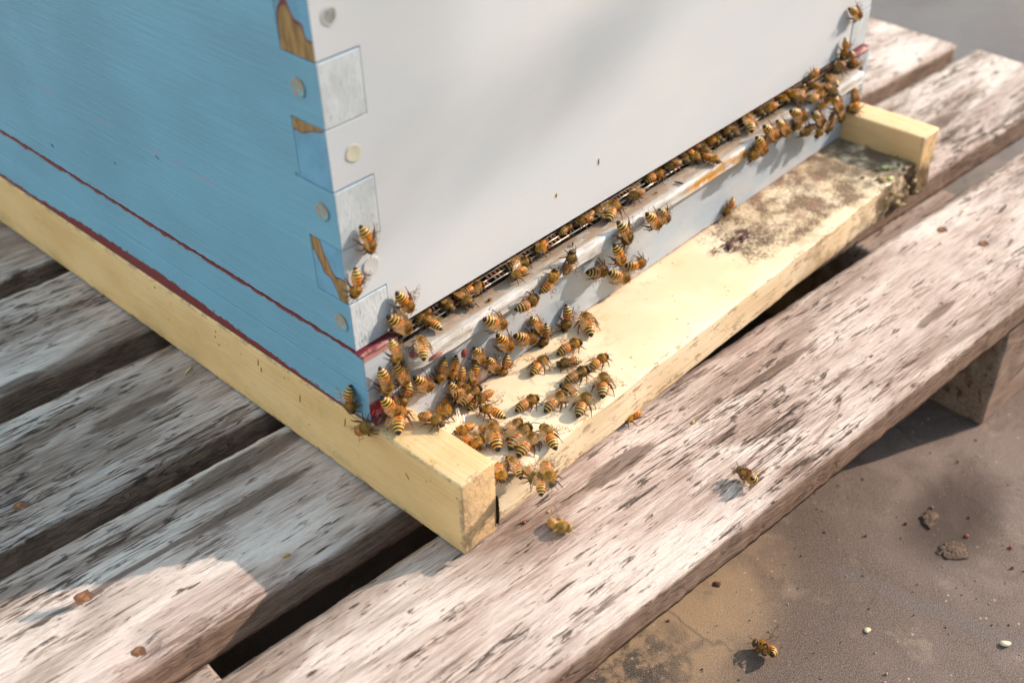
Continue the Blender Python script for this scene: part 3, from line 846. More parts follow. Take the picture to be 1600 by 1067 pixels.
def build_bee(kind):
    rnd = random.Random(kind)
    curl = {'fold': .35, 'side': .75, 'open': .2, 'raise': .15, 'dead': 1.9}[kind]
    la = {'fold': .05, 'side': -.12, 'open': .05, 'raise': .1, 'dead': .1}[kind]
    sp = spine(curl, la)
    V, F, A = [], [], []
    tube(V, F, A, [p for p, r, s, f in sp], [r for p, r, s, f in sp], 18, [s for p, r, s, f in sp], [f for p, r, s, f in sp])
    # compound eyes
    for sy in (-1, 1):
        k = len(V)
        bm = bmesh.new(); bmesh.ops.create_uvsphere(bm, u_segments=10, v_segments=7, radius=1)
        for v in bm.verts: V.append(Vector((5.12 + v.co.x * .62, sy * 1.28 + v.co.y * .52, 2.42 + v.co.z * 1.02))); A.append(3.1)
        bm.verts.index_update()
        for f in bm.faces: F.append(tuple(k + v.index for v in f.verts))
        bm.free()
        # antennae
        e = rnd.uniform(-.3, .3)
        pts = [Vector((5.8, sy * .35, 2.5)), Vector((6.5, sy * .85, 3.1 + e)), Vector((7.3, sy * 1.15, 2.7 + e)), Vector((8.1, sy * (1.6 + e), 2.1 + e))]
        tube(V, F, A, pts, [.13, .12, .12, .10], 5, [5.0] * 4)
    # legs: hip, knee, ankle, foot
    if kind == 'dead':
        L = [[(3.3, .9, 1.4), (3.8, 1.9, .7), (3.2, 1.2, -.6), (3.6, .4, -1.2)], [(2.4, 1.0, 1.3), (2.2, 2.3, .4), (1.4, 1.3, -1.0), (1.9, .5, -1.5)], [(1.6, 1.0, 1.4), (.6, 2.4, .6), (-.8, 1.5, -.7), (-.6, .6, -1.4)]]
    else:
        L = [[(3.4, 1.0, 1.7), (4.3, 2.3, 2.1), (5.1, 3.0, .9), (5.9, 3.4, .05)], [(2.6, 1.1, 1.6), (2.5, 3.1, 2.3), (2.0, 4.0, .9), (1.5, 5.0, .05)], [(1.7, 1.0, 1.6), (.5, 2.7, 2.5), (-1.3, 3.5, 1.3), (-2.9, 4.3, .05)]]
    for li, leg in enumerate(L):
        for sy in (-1, 1):
            q = [Vector((x + rnd.uniform(-.45, .45) * (i > 0), sy * (y + rnd.uniform(-.25, .25) * (i > 0)), z + rnd.uniform(-.2, .2) * (0 < i < 3))) for i, (x, y, z) in enumerate(leg)]
            if kind == 'side' and li == 2 and sy == 1: q[2] += Vector((-1.0, .6, 1.6)); q[3] += Vector((-1.6, .7, 2.2))
            pts, rad, av = [], [], []
            for i in range(3):
                for t in (0, .33, .66):
                    pts.append(q[i].lerp(q[i + 1], t))
                    base = [.44, .32, .20][i]; nxt = [.32, .20, .11][i]
                    r = base + (nxt - base) * t
                    if li == 2 and i == 1: r += .20 * math.sin(math.pi * (t * .9 + .1))
                    if i == 0: r += .06 * math.sin(math.pi * t)
                    rad.append(r); av.append(4.0 if i == 0 else 4.6 if i == 1 else 4.3)
            pts.append(q[3]); rad.append(.07); av.append(4.3)
            tube(V, F, A, pts, rad, 6, av)
    body = bpy.data.meshes.new('body')
    body.from_pydata([v * .001 for v in V], [], F); body.materials.append(MAT_BEE)
    body.polygons.foreach_set('use_smooth', [True] * len(F))
    a = body.attributes.new('bee', 'FLOAT', 'POINT'); a.data.foreach_set('value', A)
    bm = bmesh.new(); bm.from_mesh(body); bmesh.ops.recalc_face_normals(bm, faces=bm.faces); bm.to_mesh(body); bm.free()
    # fur: short hairs on thorax, head, front of abdomen
    HV, HF = [], []
    def hairs(c, r, nn, ln, back):
        for _ in range(nn):
            d = Vector((rnd.gauss(0, 1), rnd.gauss(0, 1), rnd.gauss(0, 1))).normalized()
            if d.z < -.7: continue
            b = Vector((c[0] + d.x * r[0], c[1] + d.y * r[1], c[2] + d.z * r[2]))
            tip = b + (d + Vector((-back, rnd.uniform(-.3, .3), rnd.uniform(-.3, .3)))).normalized() * ln * rnd.uniform(.6, 1.2)
            u = d.cross(Vector((rnd.random(), rnd.random(), rnd.random()))).normalized() * .085
            k = len(HV); HV.extend([b - u - d * .1, b + u - d * .1, tip]); HF.append((k, k + 1, k + 2))
    hairs((2.45, 0, 2.85), (1.8, 2.05, 2.0), 1500, .85, .5)
    hairs((5.1, 0, 2.35), (.85, 1.2, 1.5), 260, .5, -.1)
    for p, r, s, f in sp[:47]:
        if .84 < s < .97: nn = 14; ln = .42
        else: continue
        for _ in range(nn):
            t = rnd.uniform(0, 2 * math.pi)
            nrm = Vector((0, math.cos(t), math.sin(t)))
            b = p + nrm * r * .97; tip = b + (nrm * .5 + Vector((-1, 0, 0))).normalized() * ln * rnd.uniform(.6, 1.2)
            k = len(HV); HV.extend([b + Vector((0, -.05, 0)), b + Vector((0, .05, 0)), tip]); HF.append((k, k + 1, k + 2))
    fur = bpy.data.meshes.new('fur'); fur.from_pydata([v * .001 for v in HV], [], HF); fur.materials.append(MAT_FUR)
    # wings
    def wing(sy, ln, wd, root, yawd, pitchd, rolld):
        WV, WF = [], []
        nu, nv = 12, 5
        for i in range(nu + 1):
            u = i / nu
            lead = .16 * wd + .18 * wd * math.sin(math.pi * min(1, u * 1.05)) ; trail = -(.10 + .80 * math.sin(math.pi * min(1, u ** .75 * .86 + .06)) ** .9) * wd
            if u > .93: q = (1 - u) / .07; lead = trail + (lead - trail) * (.35 + .65 * q)
            for j in range(nv + 1):
                t = j / nv
                y = lead + (trail - lead) * t
                WV.append(Vector((-u * ln, y, .10 * math.sin(u * 3) + .12 * math.sin(j * 1.6 + u * 4) * (.3 + u))))
        for i in range(nu):
            for j in range(nv):
                a_ = i * (nv + 1) + j; WF.append((a_, a_ + 1, a_ + nv + 2, a_ + nv + 1))
        M = Matrix.Translation(root) @ Matrix.Rotation(R(yawd) * -sy, 4, 'Z') @ Matrix.Rotation(R(pitchd), 4, 'Y') @ Matrix.Rotation(R(rolld) * sy, 4, 'X')
        if sy < 0: pass
        out = []
        for v in WV:
            v2 = Vector((v.x, -v.y * -1 if sy > 0 else -v.y, v.z)); v2.y = v.y * (1 if sy > 0 else -1)
            out.append((M @ v2) * .001)
        me = bpy.data.meshes.new('wing'); me.from_pydata(out, [], WF); me.materials.append(MAT_WING)
        me.polygons.foreach_set('use_smooth', [True] * len(WF))
        return me
    cfg = {'fold': ((12, 2, 12), (6, 5, 8)), 'side': ((20, 6, 30), (12, 8, 24)), 'open': ((48, 4, 6), (34, 6, 6)), 'raise': ((52, 28, 24), (36, 24, 18)), 'dead': ((62, 20, 40), (40, 10, 30))}[kind]
    wings = []
    for sy in (-1, 1):
        j1, j2 = rnd.uniform(-4, 4), rnd.uniform(-4, 4)
        wings.append(wing(sy, 9.3, 2.6, Vector((3.0, sy * 1.5, 4.55)), cfg[0][0] + j1, cfg[0][1], cfg[0][2]))
        wings.append(wing(sy, 6.6, 2.1, Vector((2.2, sy * 1.5, 4.2)), cfg[1][0] + j2, cfg[1][1] - 2, cfg[1][2]))
    return body, fur, wings

SRC = {}
for kind in ('fold', 'side', 'open', 'raise', 'dead'):
    SRC[kind] = build_bee(kind)
NRM = {'F': (0, -1, 0), 'B': (0, -1, 0), 'I': (0, -1, 0), 'L': (0, 0, 1), 'D': (0, 0, 1), 'R': (0, 0, 1), 'Q': (0, 0, 1), 'S': (-1, 0, 0), 'T': (-1, 0, 0), 'P': (0, 0, 1), 'G': (0, 0, 1)}
# surface, feet position (mm), heading, size, pose, tone, roll, pitch, label
BEES = [
    ('F', (10.6, 0.0, 130.3), (0.249, 0.0, -0.969), 1.05, 'side', 'o', 0, 0, 'orange bee highest on the left corner of the white front, just above the round plug'),
    ('F', (2.7, 0.0, 113.9), (-0.232, 0.0, -0.973), 1.09, 'side', 'o', 0, 0, 'amber bee clinging to the very edge of the blue corner beside the raised white plug'),
    ('F', (25.8, 0.0, 92.9), (0.477, 0.0, -0.879), 1.24, 'open', 'o', 0, 0, 'bee with a pale wing held out, alone on white paint beside the black joint crack'),
    ('F', (21.2, 0.0, 83.6), (0.61, 0.0, -0.792), 1.3, 'fold', 'o', 0, 0, 'striped bee crossing from the grey end grain square onto the slot corner'),
    ('L', (39.7, -2.6, 71.2), (-0.02, 1.0, 0.0), 1.0, 'fold', 'o', 0, 0, 'bee backing out at the left end of the slot, striped tail over the ledge'),
    ('L', (41.2, 3.5, 71.2), (0.985, 0.173, 0.0), 1.0, 'fold', 'd', 0, 0, 'shaded bee half under the box at the left end of the slot'),
    ('L', (53.3, 3.0, 71.2), (-0.134, -0.991, 0.0), 1.0, 'fold', 'd', 0, 0, 'dark bee peering out of the slot shadow with its pale face showing'),
    ('L', (61.4, 0.4, 71.2), (-0.063, -0.998, 0.0), 1.1, 'fold', 'd', 0, 0, 'dark brown bee stepping out of the slot next to the one with a pale face'),
    ('L', (69.7, 2.3, 71.2), (0.989, -0.147, 0.0), 1.0, 'open', 'o', 0, 0, 'bee with a shiny round back at the start of the wire screen'),
    ('L', (97.9, 0.6, 71.2), (0.975, -0.224, 0.0), 1.05, 'fold', 'd', 0, 0, 'larger dark bee lying behind the bright legged bee at the screen'),
    ('L', (92.1, -5.8, 72.2), (-0.992, -0.125, 0.0), 1.0, 'side', 'o', 0, 0, 'bright bee with cream legs facing out over the ledge in front of a darker one'),
    ('L', (116.0, 1.4, 71.2), (-0.879, -0.478, 0.0), 1.01, 'side', 'o', 0, 0, 'thin legged golden bee squeezed against the screen between two clear stretches of wire'),
    ('L', (135.0, 4.2, 71.2), (0.998, 0.067, 0.0), 1.0, 'fold', 'd', 0, 0, 'small dark bee hidden in the slot with only gold legs catching sun'),
    ('L', (155.3, 3.9, 71.2), (0.994, 0.11, 0.0), 1.0, 'open', 'd', 0, 0, 'shadowed bee with pale legs just behind the bright orange one in the slot'),
    ('L', (162.4, -3.7, 71.2), (0.921, 0.39, 0.0), 1.3, 'fold', 'o', 0, 0, 'vivid orange bee with bold black tail bands climbing into the slot'),
    ('I', (156.6, -12.0, 69.2), (0.415, 0.0, -0.91), 1.26, 'side', 'd', 0, 0, 'bee hanging head down over the ledge edge beside a chipped patch of white paint'),
    ('I', (116.9, -12.0, 71.1), (0.362, 0.0, 0.932), 1.14, 'side', 'd', 0, 0, 'bee standing upright on the ledge edge with its head raised to a black speck'),
    ('I', (102.3, -12.0, 68.4), (0.715, 0.0, 0.699), 1.1, 'side', 'o', 0, 0, 'bee straddling the bright ledge edge with a dark shadow behind its tail'),
    ('I', (87.0, -12.0, 63.9), (1.0, -0.0, -0.0), 1.23, 'side', 'd', 0, 0, 'bee lying slantwise on the ledge face with one leg stretched up to the edge'),
    ('I', (66.1, -12.0, 64.9), (0.768, 0.0, -0.641), 1.3, 'fold', 'o', 0, 0, 'bee with pale pinkish wings shut, lying level along the ledge face'),
    ('B', (80.0, -4.0, 42.7), (0.544, 0.0, -0.839), 1.27, 'fold', 'o', 0, 0, 'round black tailed bee below the pale winged one on the ledge face'),
    ('B', (102.1, -4.0, 39.4), (0.399, 0.0, -0.917), 1.02, 'fold', 'o', 0, 0, 'short stubby bee showing mostly its ringed tail, under the slanting ledge bee'),
    ('B', (107.8, -4.0, 30.2), (-0.305, 0.0, -0.952), 1.1, 'side', 'd', 0, 0, 'cream banded bee pointing straight down to the maroon joint'),
    ('B', (94.3, -4.0, 36.8), (0.828, 0.0, -0.561), 1.3, 'fold', 'o', 0, 0, 'bee lying level above the pink paint patch, its head by the cream banded bee'),
    ('B', (123.4, -4.0, 32.2), (-0.207, 0.0, -0.978), 1.22, 'side', 'd', 0, 0, 'slim dark bee with its pointed tail straight up, standing at the joint with the board'),
    ('D', (131.8, -14.3, 24.3), (0.616, 0.788, 0.0), 1.3, 'fold', 'o', 0, 0, 'bee walking to the blue panel from the yellow board with orange waist, farthest along'),
    ('B', (63.0, -4.0, 44.0), (0.361, 0.0, -0.933), 1.08, 'fold', 'o', 0, 0, 'golden bee with black shiny tail under the ledge, right of a red scrap'),
    ('B', (71.8, -4.0, 33.9), (0.446, 0.0, -0.895), 1.08, 'fold', 'o', 0, 0, 'neatly ringed bee next in line after the black shiny tailed one'),
    ('B', (79.7, -4.0, 28.1), (-0.478, 0.0, -0.878), 1.08, 'side', 'd', 0, 0, 'cream and black bee head down onto the board beside the pink wedge of paint'),
    ('B', (40.3, -4.0, 49.0), (-0.51, 0.0, -0.86), 1.0, 'fold', 'o', 0, 0, 'first of two upright bees side by side under the ledge, nearer the corner'),
    ('B', (47.3, -4.0, 46.5), (-0.388, 0.0, -0.921), 1.0, 'fold', 'o', 0, 0, 'second of two upright bees side by side under the ledge, with the more pointed tail'),
    ('B', (50.8, -4.0, 38.5), (-0.344, 0.0, -0.939), 1.0, 'fold', 'o', 0, 0, 'golden bee wedged low against the upright pair under the ledge'),
    ('B', (58.7, -4.0, 36.3), (-0.526, 0.0, -0.851), 1.1, 'open', 'o', 0, 0, 'fuzzy round faced bee looking outward between the upright pair and the ringed bee'),
    ('B', (28.4, -4.0, 49.4), (0.599, 0.0, -0.801), 1.17, 'fold', 'o', 0, 0, 'fat orange bee alone on the blue panel just right of the corner swarm'),
    ('L', (24.8, -12.1, 71.2), (0.59, 0.808, 0.0), 1.17, 'fold', 'o', 0, 0, 'bee with yellow rump and cream rings on the ledge end by a pink flake'),
    ('I', (5.7, -15.5, 86.0), (0.019, 0.0, -1.0), 1.0, 'fold', 'o', 0, 0, 'glossy amber bee reaching up over the pink paint of the corner'),
    ('B', (15.6, -5.5, 62.6), (0.261, 0.0, -0.965), 1.13, 'fold', 'o', 0, 0, 'deep orange bee packed under the glossy amber one at the corner'),
    ('B', (6.9, -5.5, 65.4), (0.139, 0.0, -0.99), 1.15, 'fold', 'o', 0, 0, 'large amber bee with a blackish tail on the lit edge of the corner'),
    ('S', (-0.0, 5.4, 53.1), (0.0, -0.078, -0.997), 1.16, 'side', 'd', 0, 0, 'bee in shade on the blue side with narrow tan rings, hanging by the seam'),
    ('T', (-0.5, -2.1, 41.6), (0.0, -0.727, 0.687), 1.3, 'side', 'd', 0, 0, 'shaded bee at the foot of the blue corner over the edge of the yellow rail'),
    ('B', (7.3, -6.0, 51.0), (0.455, 0.0, -0.89), 1.3, 'fold', 'o', 0, 0, 'plump bee with a black tail tip at the corner foot above a maroon patch'),
    ('R', (9.1, -12.4, 41.4), (0.73, 0.683, 0.0), 1.3, 'fold', 'o', 0, 0, 'bee on the rail top pointing its pale ringed tail toward the front'),
    ('B', (18.1, -4.0, 49.5), (-0.644, 0.0, -0.765), 1.0, 'side', 'd', 0, 0, 'dark backed bee between the plump one and the fat orange one'),
    ('R', (18.1, -21.5, 41.4), (0.215, -0.977, 0.0), 1.04, 'side', 'd', 0, 0, 'smoky winged bee creeping along the rail top to its inner edge'),
    ('D', (41.3, -4.9, 24.3), (-0.709, -0.706, 0.0), 1.3, 'side', 'o', 0, 0, 'upright bee with long hind leg raised at the foot of the blue panel'),
    ('B', (46.0, -5.0, 34.4), (0.325, 0.0, -0.946), 1.0, 'fold', 'd', 0, 0, 'blackish bee at the back of the dense pile against the panel'),
    ('B', (48.7, -6.5, 32.9), (0.972, -0.0, -0.234), 1.0, 'fold', 'd', 0, 0, 'dark bee lying across the top of the dense pile'),
    ('D', (51.5, -10.9, 27.3), (0.997, 0.075, 0.0), 1.18, 'fold', 'd', 0, 0, 'bee with glossy folded wings lying diagonally over the dense pile'),
    ('D', (52.7, -13.4, 24.3), (0.988, 0.157, 0.0), 1.0, 'side', 'd', 0, 0, 'shadowed bee under the diagonal one at the edge of the pile'),
    ('D', (58.4, -13.6, 24.8), (-0.999, 0.034, 0.0), 1.0, 'fold', 'o', 0, 0, 'orange rumped bee with clear wing sticking out of the dense pile'),
    ('D', (52.5, -24.9, 24.8), (-0.253, 0.967, 0.0), 1.05, 'raise', 'o', 0, 0, 'bee lying on its side with whitish wings spread toward the front'),
    ('D', (35.8, -23.9, 25.8), (-0.999, 0.034, 0.0), 1.0, 'raise', 'o', 0, 0, 'bee with crumpled pale wings tucked against the inside of the rail'),
    ('D', (32.1, -31.1, 24.3), (0.112, -0.994, 0.0), 1.1, 'fold', 'o', 0, 0, 'golden bee mostly hidden behind the rail edge, lowest of the tucked ones'),
    ('D', (39.5, -30.6, 24.3), (-0.681, -0.732, 0.0), 1.0, 'side', 'd', 0, 0, 'grey bee with large dark eyes facing front beside the crumpled winged one'),
    ('D', (41.9, -36.7, 24.3), (0.6, 0.8, 0.0), 1.3, 'fold', 'o', 0, 0, 'bee facing the hive with folded amber wings covering its back, beside the grey one'),
    ('D', (51.3, -37.9, 24.3), (0.991, 0.134, 0.0), 1.0, 'fold', 'o', 0, 0, 'bee with shining white wing tops partly behind another on the board'),
    ('D', (48.6, -45.0, 24.3), (0.987, 0.158, 0.0), 1.3, 'fold', 'd', 0, 0, 'brown ringed bee standing in front of the shining winged one'),
    ('D', (46.6, -50.8, 24.3), (0.982, 0.189, 0.0), 1.3, 'fold', 'o', 0, 0, 'bee with an orange saddle next below the brown ringed one'),
    ('D', (57.3, -54.7, 24.3), (0.432, 0.902, 0.0), 1.28, 'open', 'o', 0, 0, 'bee with clear wing out and cream rings, nearest the board edge before the swarm corner'),
    ('D', (83.2, -51.8, 24.3), (0.919, 0.393, -0.0), 1.3, 'open', 'd', 0, 0, 'bee with bold black rings and black tip, front of the trio on the open board'),
    ('D', (76.8, -40.3, 24.3), (0.998, 0.057, 0.0), 1.27, 'fold', 'o', 0, 0, 'slender amber bee slanting beside the trio, its head touching the winged one'),
    ('D', (87.3, -40.9, 24.3), (0.053, 0.999, 0.0), 1.01, 'fold', 'd', 0, 0, 'bee facing opposite to its neighbours in the trio with dusky wings'),
    ('D', (67.4, -31.8, 24.3), (0.995, -0.104, 0.0), 1.17, 'fold', 'o', 0, 0, 'amber bee walking alone between the trio and the dense pile'),
    ('D', (97.8, -35.9, 24.3), (0.972, -0.233, 0.0), 1.14, 'fold', 'd', 0, 0, 'bee in a row of two, the one whose head touches the tail in front'),
    ('D', (112.4, -37.2, 24.3), (1.0, -0.029, 0.0), 1.03, 'side', 'o', 0, 0, 'leading bee of a row of two with long feelers out'),
    ('D', (99.8, -50.1, 24.3), (0.794, 0.607, -0.0), 1.29, 'open', 'd', 0, 0, 'bee nearest the board edge, legs evenly spread and rings very crisp'),
    ('D', (91.7, -17.3, 24.3), (0.982, 0.187, 0.0), 1.13, 'open', 'o', 0, 0, 'bee with pinkish wing glint, alone under the cream banded one'),
    ('D', (103.6, -26.5, 24.3), (-0.874, 0.486, 0.0), 1.0, 'side', 'd', 0, 0, 'bee seen from its dark face with clear wings behind, below the topmost slanting bee'),
    ('D', (112.0, -19.1, 24.3), (0.973, -0.233, -0.0), 1.15, 'fold', 'o', 0, 0, 'bee slanting away just below the one with orange waist, wings shining'),
    ('D', (27.8, -53.0, 24.3), (-0.567, -0.824, 0.0), 1.02, 'fold', 'o', 0, 0, 'golden bee half hidden by the rail end at the front'),
    ('D', (33.4, -55.8, 24.3), (0.341, 0.94, 0.0), 1.0, 'fold', 'o', 0, 0, 'fuzzy backed bee below the orange saddled one near the rail end'),
    ('D', (34.4, -64.0, 24.3), (-0.302, -0.953, 0.0), 1.0, 'fold', 'd', 0, 0, 'greyish bee with a dull abdomen creeping over the front edge of the board'),
    ('D', (32.8, -72.0, 25.8), (0.744, 0.668, 0.0), 1.02, 'fold', 'o', 0, 0, 'bee head up with amber tail hanging over the front edge of the board'),
    ('D', (39.2, -70.2, 25.8), (-0.585, -0.811, 0.0), 1.3, 'fold', 'o', 0, 0, 'bee head down over the board edge with cream rings and orange waist'),
    ('I', (180.6, -12.0, 65.4), (0.642, 0.0, -0.767), 1.3, 'fold', 'o', 0, 0, 'bee of the touching pair on the ledge face with the cream ringed tail'),
    ('I', (190.0, -12.0, 63.4), (0.588, 0.0, -0.809), 1.0, 'side', 'd', 0, 0, 'bee of the touching pair on the ledge face with one hind leg hooked up'),
    ('I', (153.4, -12.0, 58.3), (0.378, 0.0, -0.926), 1.28, 'side', 'o', 0, 0, 'bee head down below the ledge, directly above the two level ones'),
    ('B', (178.8, -4.0, 36.6), (0.957, 0.0, -0.289), 1.3, 'side', 'o', 0, 0, 'bee with legs waving upward, lying level nearest the maroon joint line'),
    ('B', (146.8, -4.0, 48.0), (0.935, 0.0, -0.353), 1.3, 'side', 'd', 0, 0, 'black and cream ringed bee lying level on the panel with legs curled above'),
    ('B', (165.4, -4.0, 36.0), (0.821, 0.0, -0.57), 1.3, 'fold', 'o', 0, 0, 'orange waisted bee just over the maroon joint line below the waving one'),
    ('B', (265.5, -4.0, 31.6), (-0.708, 0.0, -0.707), 1.01, 'side', 'o', 0, 0, 'lone bee at the panel foot by the mouldy patch'),
    ('L', (203.3, 2.5, 71.2), (0.99, -0.143, 0.0), 1.1, 'fold', 'o', 0, 0, 'reddish bee walking along the slot away from the others, one foot on a black speck'),
    ('L', (231.1, 4.0, 71.2), (-0.555, -0.832, 0.0), 1.0, 'fold', 'd', 0, 0, 'ball shaped bee with a gold collar coming out of the slot beside the blurred one'),
    ('L', (239.1, -7.6, 71.2), (-0.101, -0.995, 0.0), 1.0, 'fold', 'o', 0, 0, 'bee with a grey shadow beside it resting on the ledge above the rust stain'),
    ('L', (243.3, 2.4, 71.2), (0.025, -1.0, 0.0), 1.1, 'fold', 'd', 0, 0, 'small dark bee behind the rust stain group in the slot'),
    ('L', (252.4, 4.6, 71.2), (0.389, -0.921, 0.0), 1.1, 'fold', 'o', 0, 0, 'pale gold bee wedged deep in the slot above the rust stain'),
    ('L', (268.5, 5.4, 71.2), (-0.181, -0.983, 0.0), 1.1, 'fold', 'd', 0, 0, 'bee curled round with a pale ring in the slot beyond the rust stain'),
    ('L', (273.0, 0.9, 71.2), (-0.576, -0.818, 0.0), 1.0, 'fold', 'd', 0, 0, 'blurred brown bee in deep slot shade before the flaming orange one'),
    ('L', (284.8, -0.8, 71.7), (0.66, 0.751, 0.0), 1.3, 'fold', 'o', 0, 0, 'flaming orange bee crossing the ledge toward the slot'),
    ('I', (276.3, -12.0, 68.8), (0.536, 0.0, -0.844), 1.3, 'side', 'o', 0, 0, 'bee with a pointed tail on the ledge edge below the flaming orange one'),
    ('I', (272.4, -12.0, 66.0), (-0.941, 0.0, -0.339), 1.1, 'fold', 'o', 0, 0, 'soft yellow bee hanging from the ledge lip at the end of the rust stain'),
    ('L', (302.0, 5.0, 71.2), (-0.091, -0.996, 0.0), 1.0, 'fold', 'd', 0, 0, 'dull brown bee with drooping wings at the slot above the orange crosser'),
    ('I', (284.7, -12.0, 72.8), (0.67, 0.0, -0.742), 1.3, 'fold', 'o', 0, 0, 'pale tailed bee, first in the line leaning over the ledge'),
    ('I', (298.0, -12.0, 70.9), (0.631, 0.0, -0.776), 1.3, 'fold', 'o', 0, 0, 'pale tailed bee, second in the line leaning over the ledge'),
    ('I', (314.0, -12.0, 73.6), (0.858, 0.0, -0.514), 1.3, 'fold', 'o', 0, 0, 'white striped bee lying along the ledge edge before the far swarm'),
    ('I', (317.2, -12.0, 66.6), (-0.971, 0.0, -0.238), 1.0, 'open', 'o', 0, 0, 'golden bee with a bright wing spot under the white striped one'),
    ('L', (323.5, 3.9, 71.2), (-0.008, -1.0, 0.0), 1.1, 'fold', 'o', 0, 0, 'yellow backed bee in the slot by a blurred translucent wing'),
    ('I', (328.2, -12.0, 58.4), (-0.997, 0.0, 0.071), 1.2, 'fold', 'd', 0, 0, 'dark bee hanging lowest on the far part of the panel'),
    ('I', (335.0, -13.5, 63.1), (0.688, 0.0, -0.725), 1.3, 'fold', 'd', 0, 0, 'big dark bee with a pale pink glint in the far clump'),
    ('I', (341.6, -13.0, 70.3), (0.909, 0.0, 0.418), 1.0, 'fold', 'o', 0, 0, 'gold fuzzy bee on top of the far clump'),
    ('I', (354.5, -12.5, 52.8), (-0.434, 0.0, -0.901), 1.0, 'fold', 'd', 0, 0, 'black bodied bee at the bottom of the far clump'),
    ('I', (356.1, -13.0, 65.0), (0.647, 0.0, -0.763), 1.3, 'fold', 'o', 0, 0, 'bee linking the far clump with the corner column'),
    ('F', (402.4, -1.0, 50.6), (0.371, 0.0, -0.929), 1.3, 'fold', 'o', 0, 0, 'bright yellow bee low on the far corner above the short rail'),
    ('Q', (402.1, 1.3, 41.4), (-0.821, -0.571, 0.0), 1.3, 'fold', 'd', 0, 0, 'dark legged bee stepping onto the short far rail'),
    ('L', (357.8, -10.5, 74.2), (0.506, 0.862, 0.0), 1.15, 'fold', 'o', 0, 0, 'fat gold bee with a cream tail in front of the far slot opening'),
    ('L', (348.4, -5.6, 72.2), (0.032, 0.999, 0.0), 1.0, 'fold', 'o', 0, 0, 'yellow headed bee beside a pink flake in the far slot'),
    ('F', (349.6, 0.0, 81.8), (-0.99, 0.0, -0.144), 1.0, 'fold', 'o', 0, 0, 'orange bee on the lower lip of the white front near the far end'),
    ('F', (382.1, 0.0, 87.1), (0.02, 0.0, -1.0), 1.0, 'side', 'o', 0, 0, 'bee with raised hind legs above the far end of the slot'),
    ('F', (403.7, 0.0, 69.3), (0.202, 0.0, -0.979), 1.06, 'fold', 'd', 0, 0, 'bee edged in gold on the far corner just under the pink paint'),
    ('F', (387.7, 0.0, 106.5), (0.796, 0.0, -0.605), 1.23, 'side', 'o', 0, 0, 'highest bee, alone on the far edge of the white front'),
    ('L', (377.1, -4.0, 74.2), (-0.962, -0.274, 0.0), 1.3, 'fold', 'd', 0, 0, 'nearly black bee inside the deepest shadow of the far slot'),
    ('L', (331.5, -5.4, 71.2), (-0.99, -0.141, 0.0), 1.0, 'fold', 'd', 0, 0, 'brown bee sitting inside the slot behind the white striped one'),
    ('L', (147.3, 1.7, 71.2), (-0.995, 0.101, 0.0), 1.1, 'fold', 'd', 0, 0, 'shadowed bee in the middle of the slot behind the screen wires'),
    ('L', (183.9, -1.6, 71.2), (-1.0, -0.018, 0.0), 1.1, 'fold', 'd', 0, 0, 'dim bee just left of the reddish bee in the slot'),
    ('L', (220.2, 2.6, 71.2), (-0.996, 0.094, 0.0), 1.1, 'fold', 'd', 0, 0, 'dim bee in the slot between the reddish bee and the ball shaped one'),
    ('L', (235.9, 1.6, 71.2), (-0.352, -0.936, 0.0), 1.1, 'side', 'o', 0, 0, 'gold rimmed bee pressed against the ball shaped one in the slot'),
    ('L', (259.4, 4.5, 71.2), (-0.051, -0.999, 0.0), 1.1, 'fold', 'd', 0, 0, 'dusky bee in the packed slot above the rust stain, behind the pale gold one'),
    ('L', (279.0, 7.5, 71.2), (0.965, -0.263, 0.0), 1.1, 'fold', 'd', 0, 0, 'dusky bee in the packed slot just before the flaming orange one'),
    ('L', (310.8, 0.9, 71.2), (-1.0, 0.011, 0.0), 1.1, 'fold', 'o', 0, 0, 'amber bee in the slot next to the drooping winged one'),
    ('L', (331.5, 2.1, 71.7), (-0.119, -0.993, 0.0), 1.1, 'fold', 'o', 0, 0, 'amber bee in the far slot close to the yellow backed one'),
    ('L', (339.6, -1.9, 71.2), (0.971, 0.24, 0.0), 1.0, 'fold', 'd', 0, 0, 'blurred brown bee in the far slot below a pink flake'),
    ('L', (335.8, -12.9, 72.7), (1.0, -0.021, 0.0), 1.1, 'fold', 'o', 0, 0, 'golden bee at the ledge end just before the far clump'),
    ('L', (348.1, -14.7, 73.2), (-0.499, -0.867, 0.0), 1.1, 'side', 'd', 0, 0, 'dark bee behind the fat gold one in the far slot'),
    ('I', (342.7, -12.5, 53.8), (-0.663, 0.0, -0.749), 1.1, 'fold', 'o', 0, 0, 'ochre bee low on the far clump facing down'),
    ('I', (362.8, -12.5, 54.9), (0.549, 0.0, -0.836), 1.12, 'fold', 'd', 0, 0, 'dark bee at the outer end of the far clump'),
    ('F', (393.0, -0.5, 75.9), (0.468, 0.0, -0.884), 1.22, 'fold', 'o', 0, 0, 'ochre bee climbing the far corner beside the gold edged one'),
    ('F', (392.3, -0.8, 61.6), (0.471, 0.0, -0.882), 1.18, 'fold', 'd', 0, 0, 'dark bee in the corner column above the bright yellow one'),
    ('Q', (398.4, -8.5, 41.4), (-0.935, -0.354, 0.0), 1.18, 'side', 'o', 0, 0, 'ochre bee on the inner end of the short far rail'),
    ('P', (114.7, -57.0, -0.0), (-0.998, 0.069, 0.0), 1.1, 'side', 'o', 0, 0, 'bee crawling out from the dark gap under the front edge of the board'),
    ('P', (37.2, -76.3, -0.0), (0.392, -0.92, 0.0), 1.0, 'dead', 'p', 60, 0, 'pale tan dead bee lying on the front plank close to the rail end'),
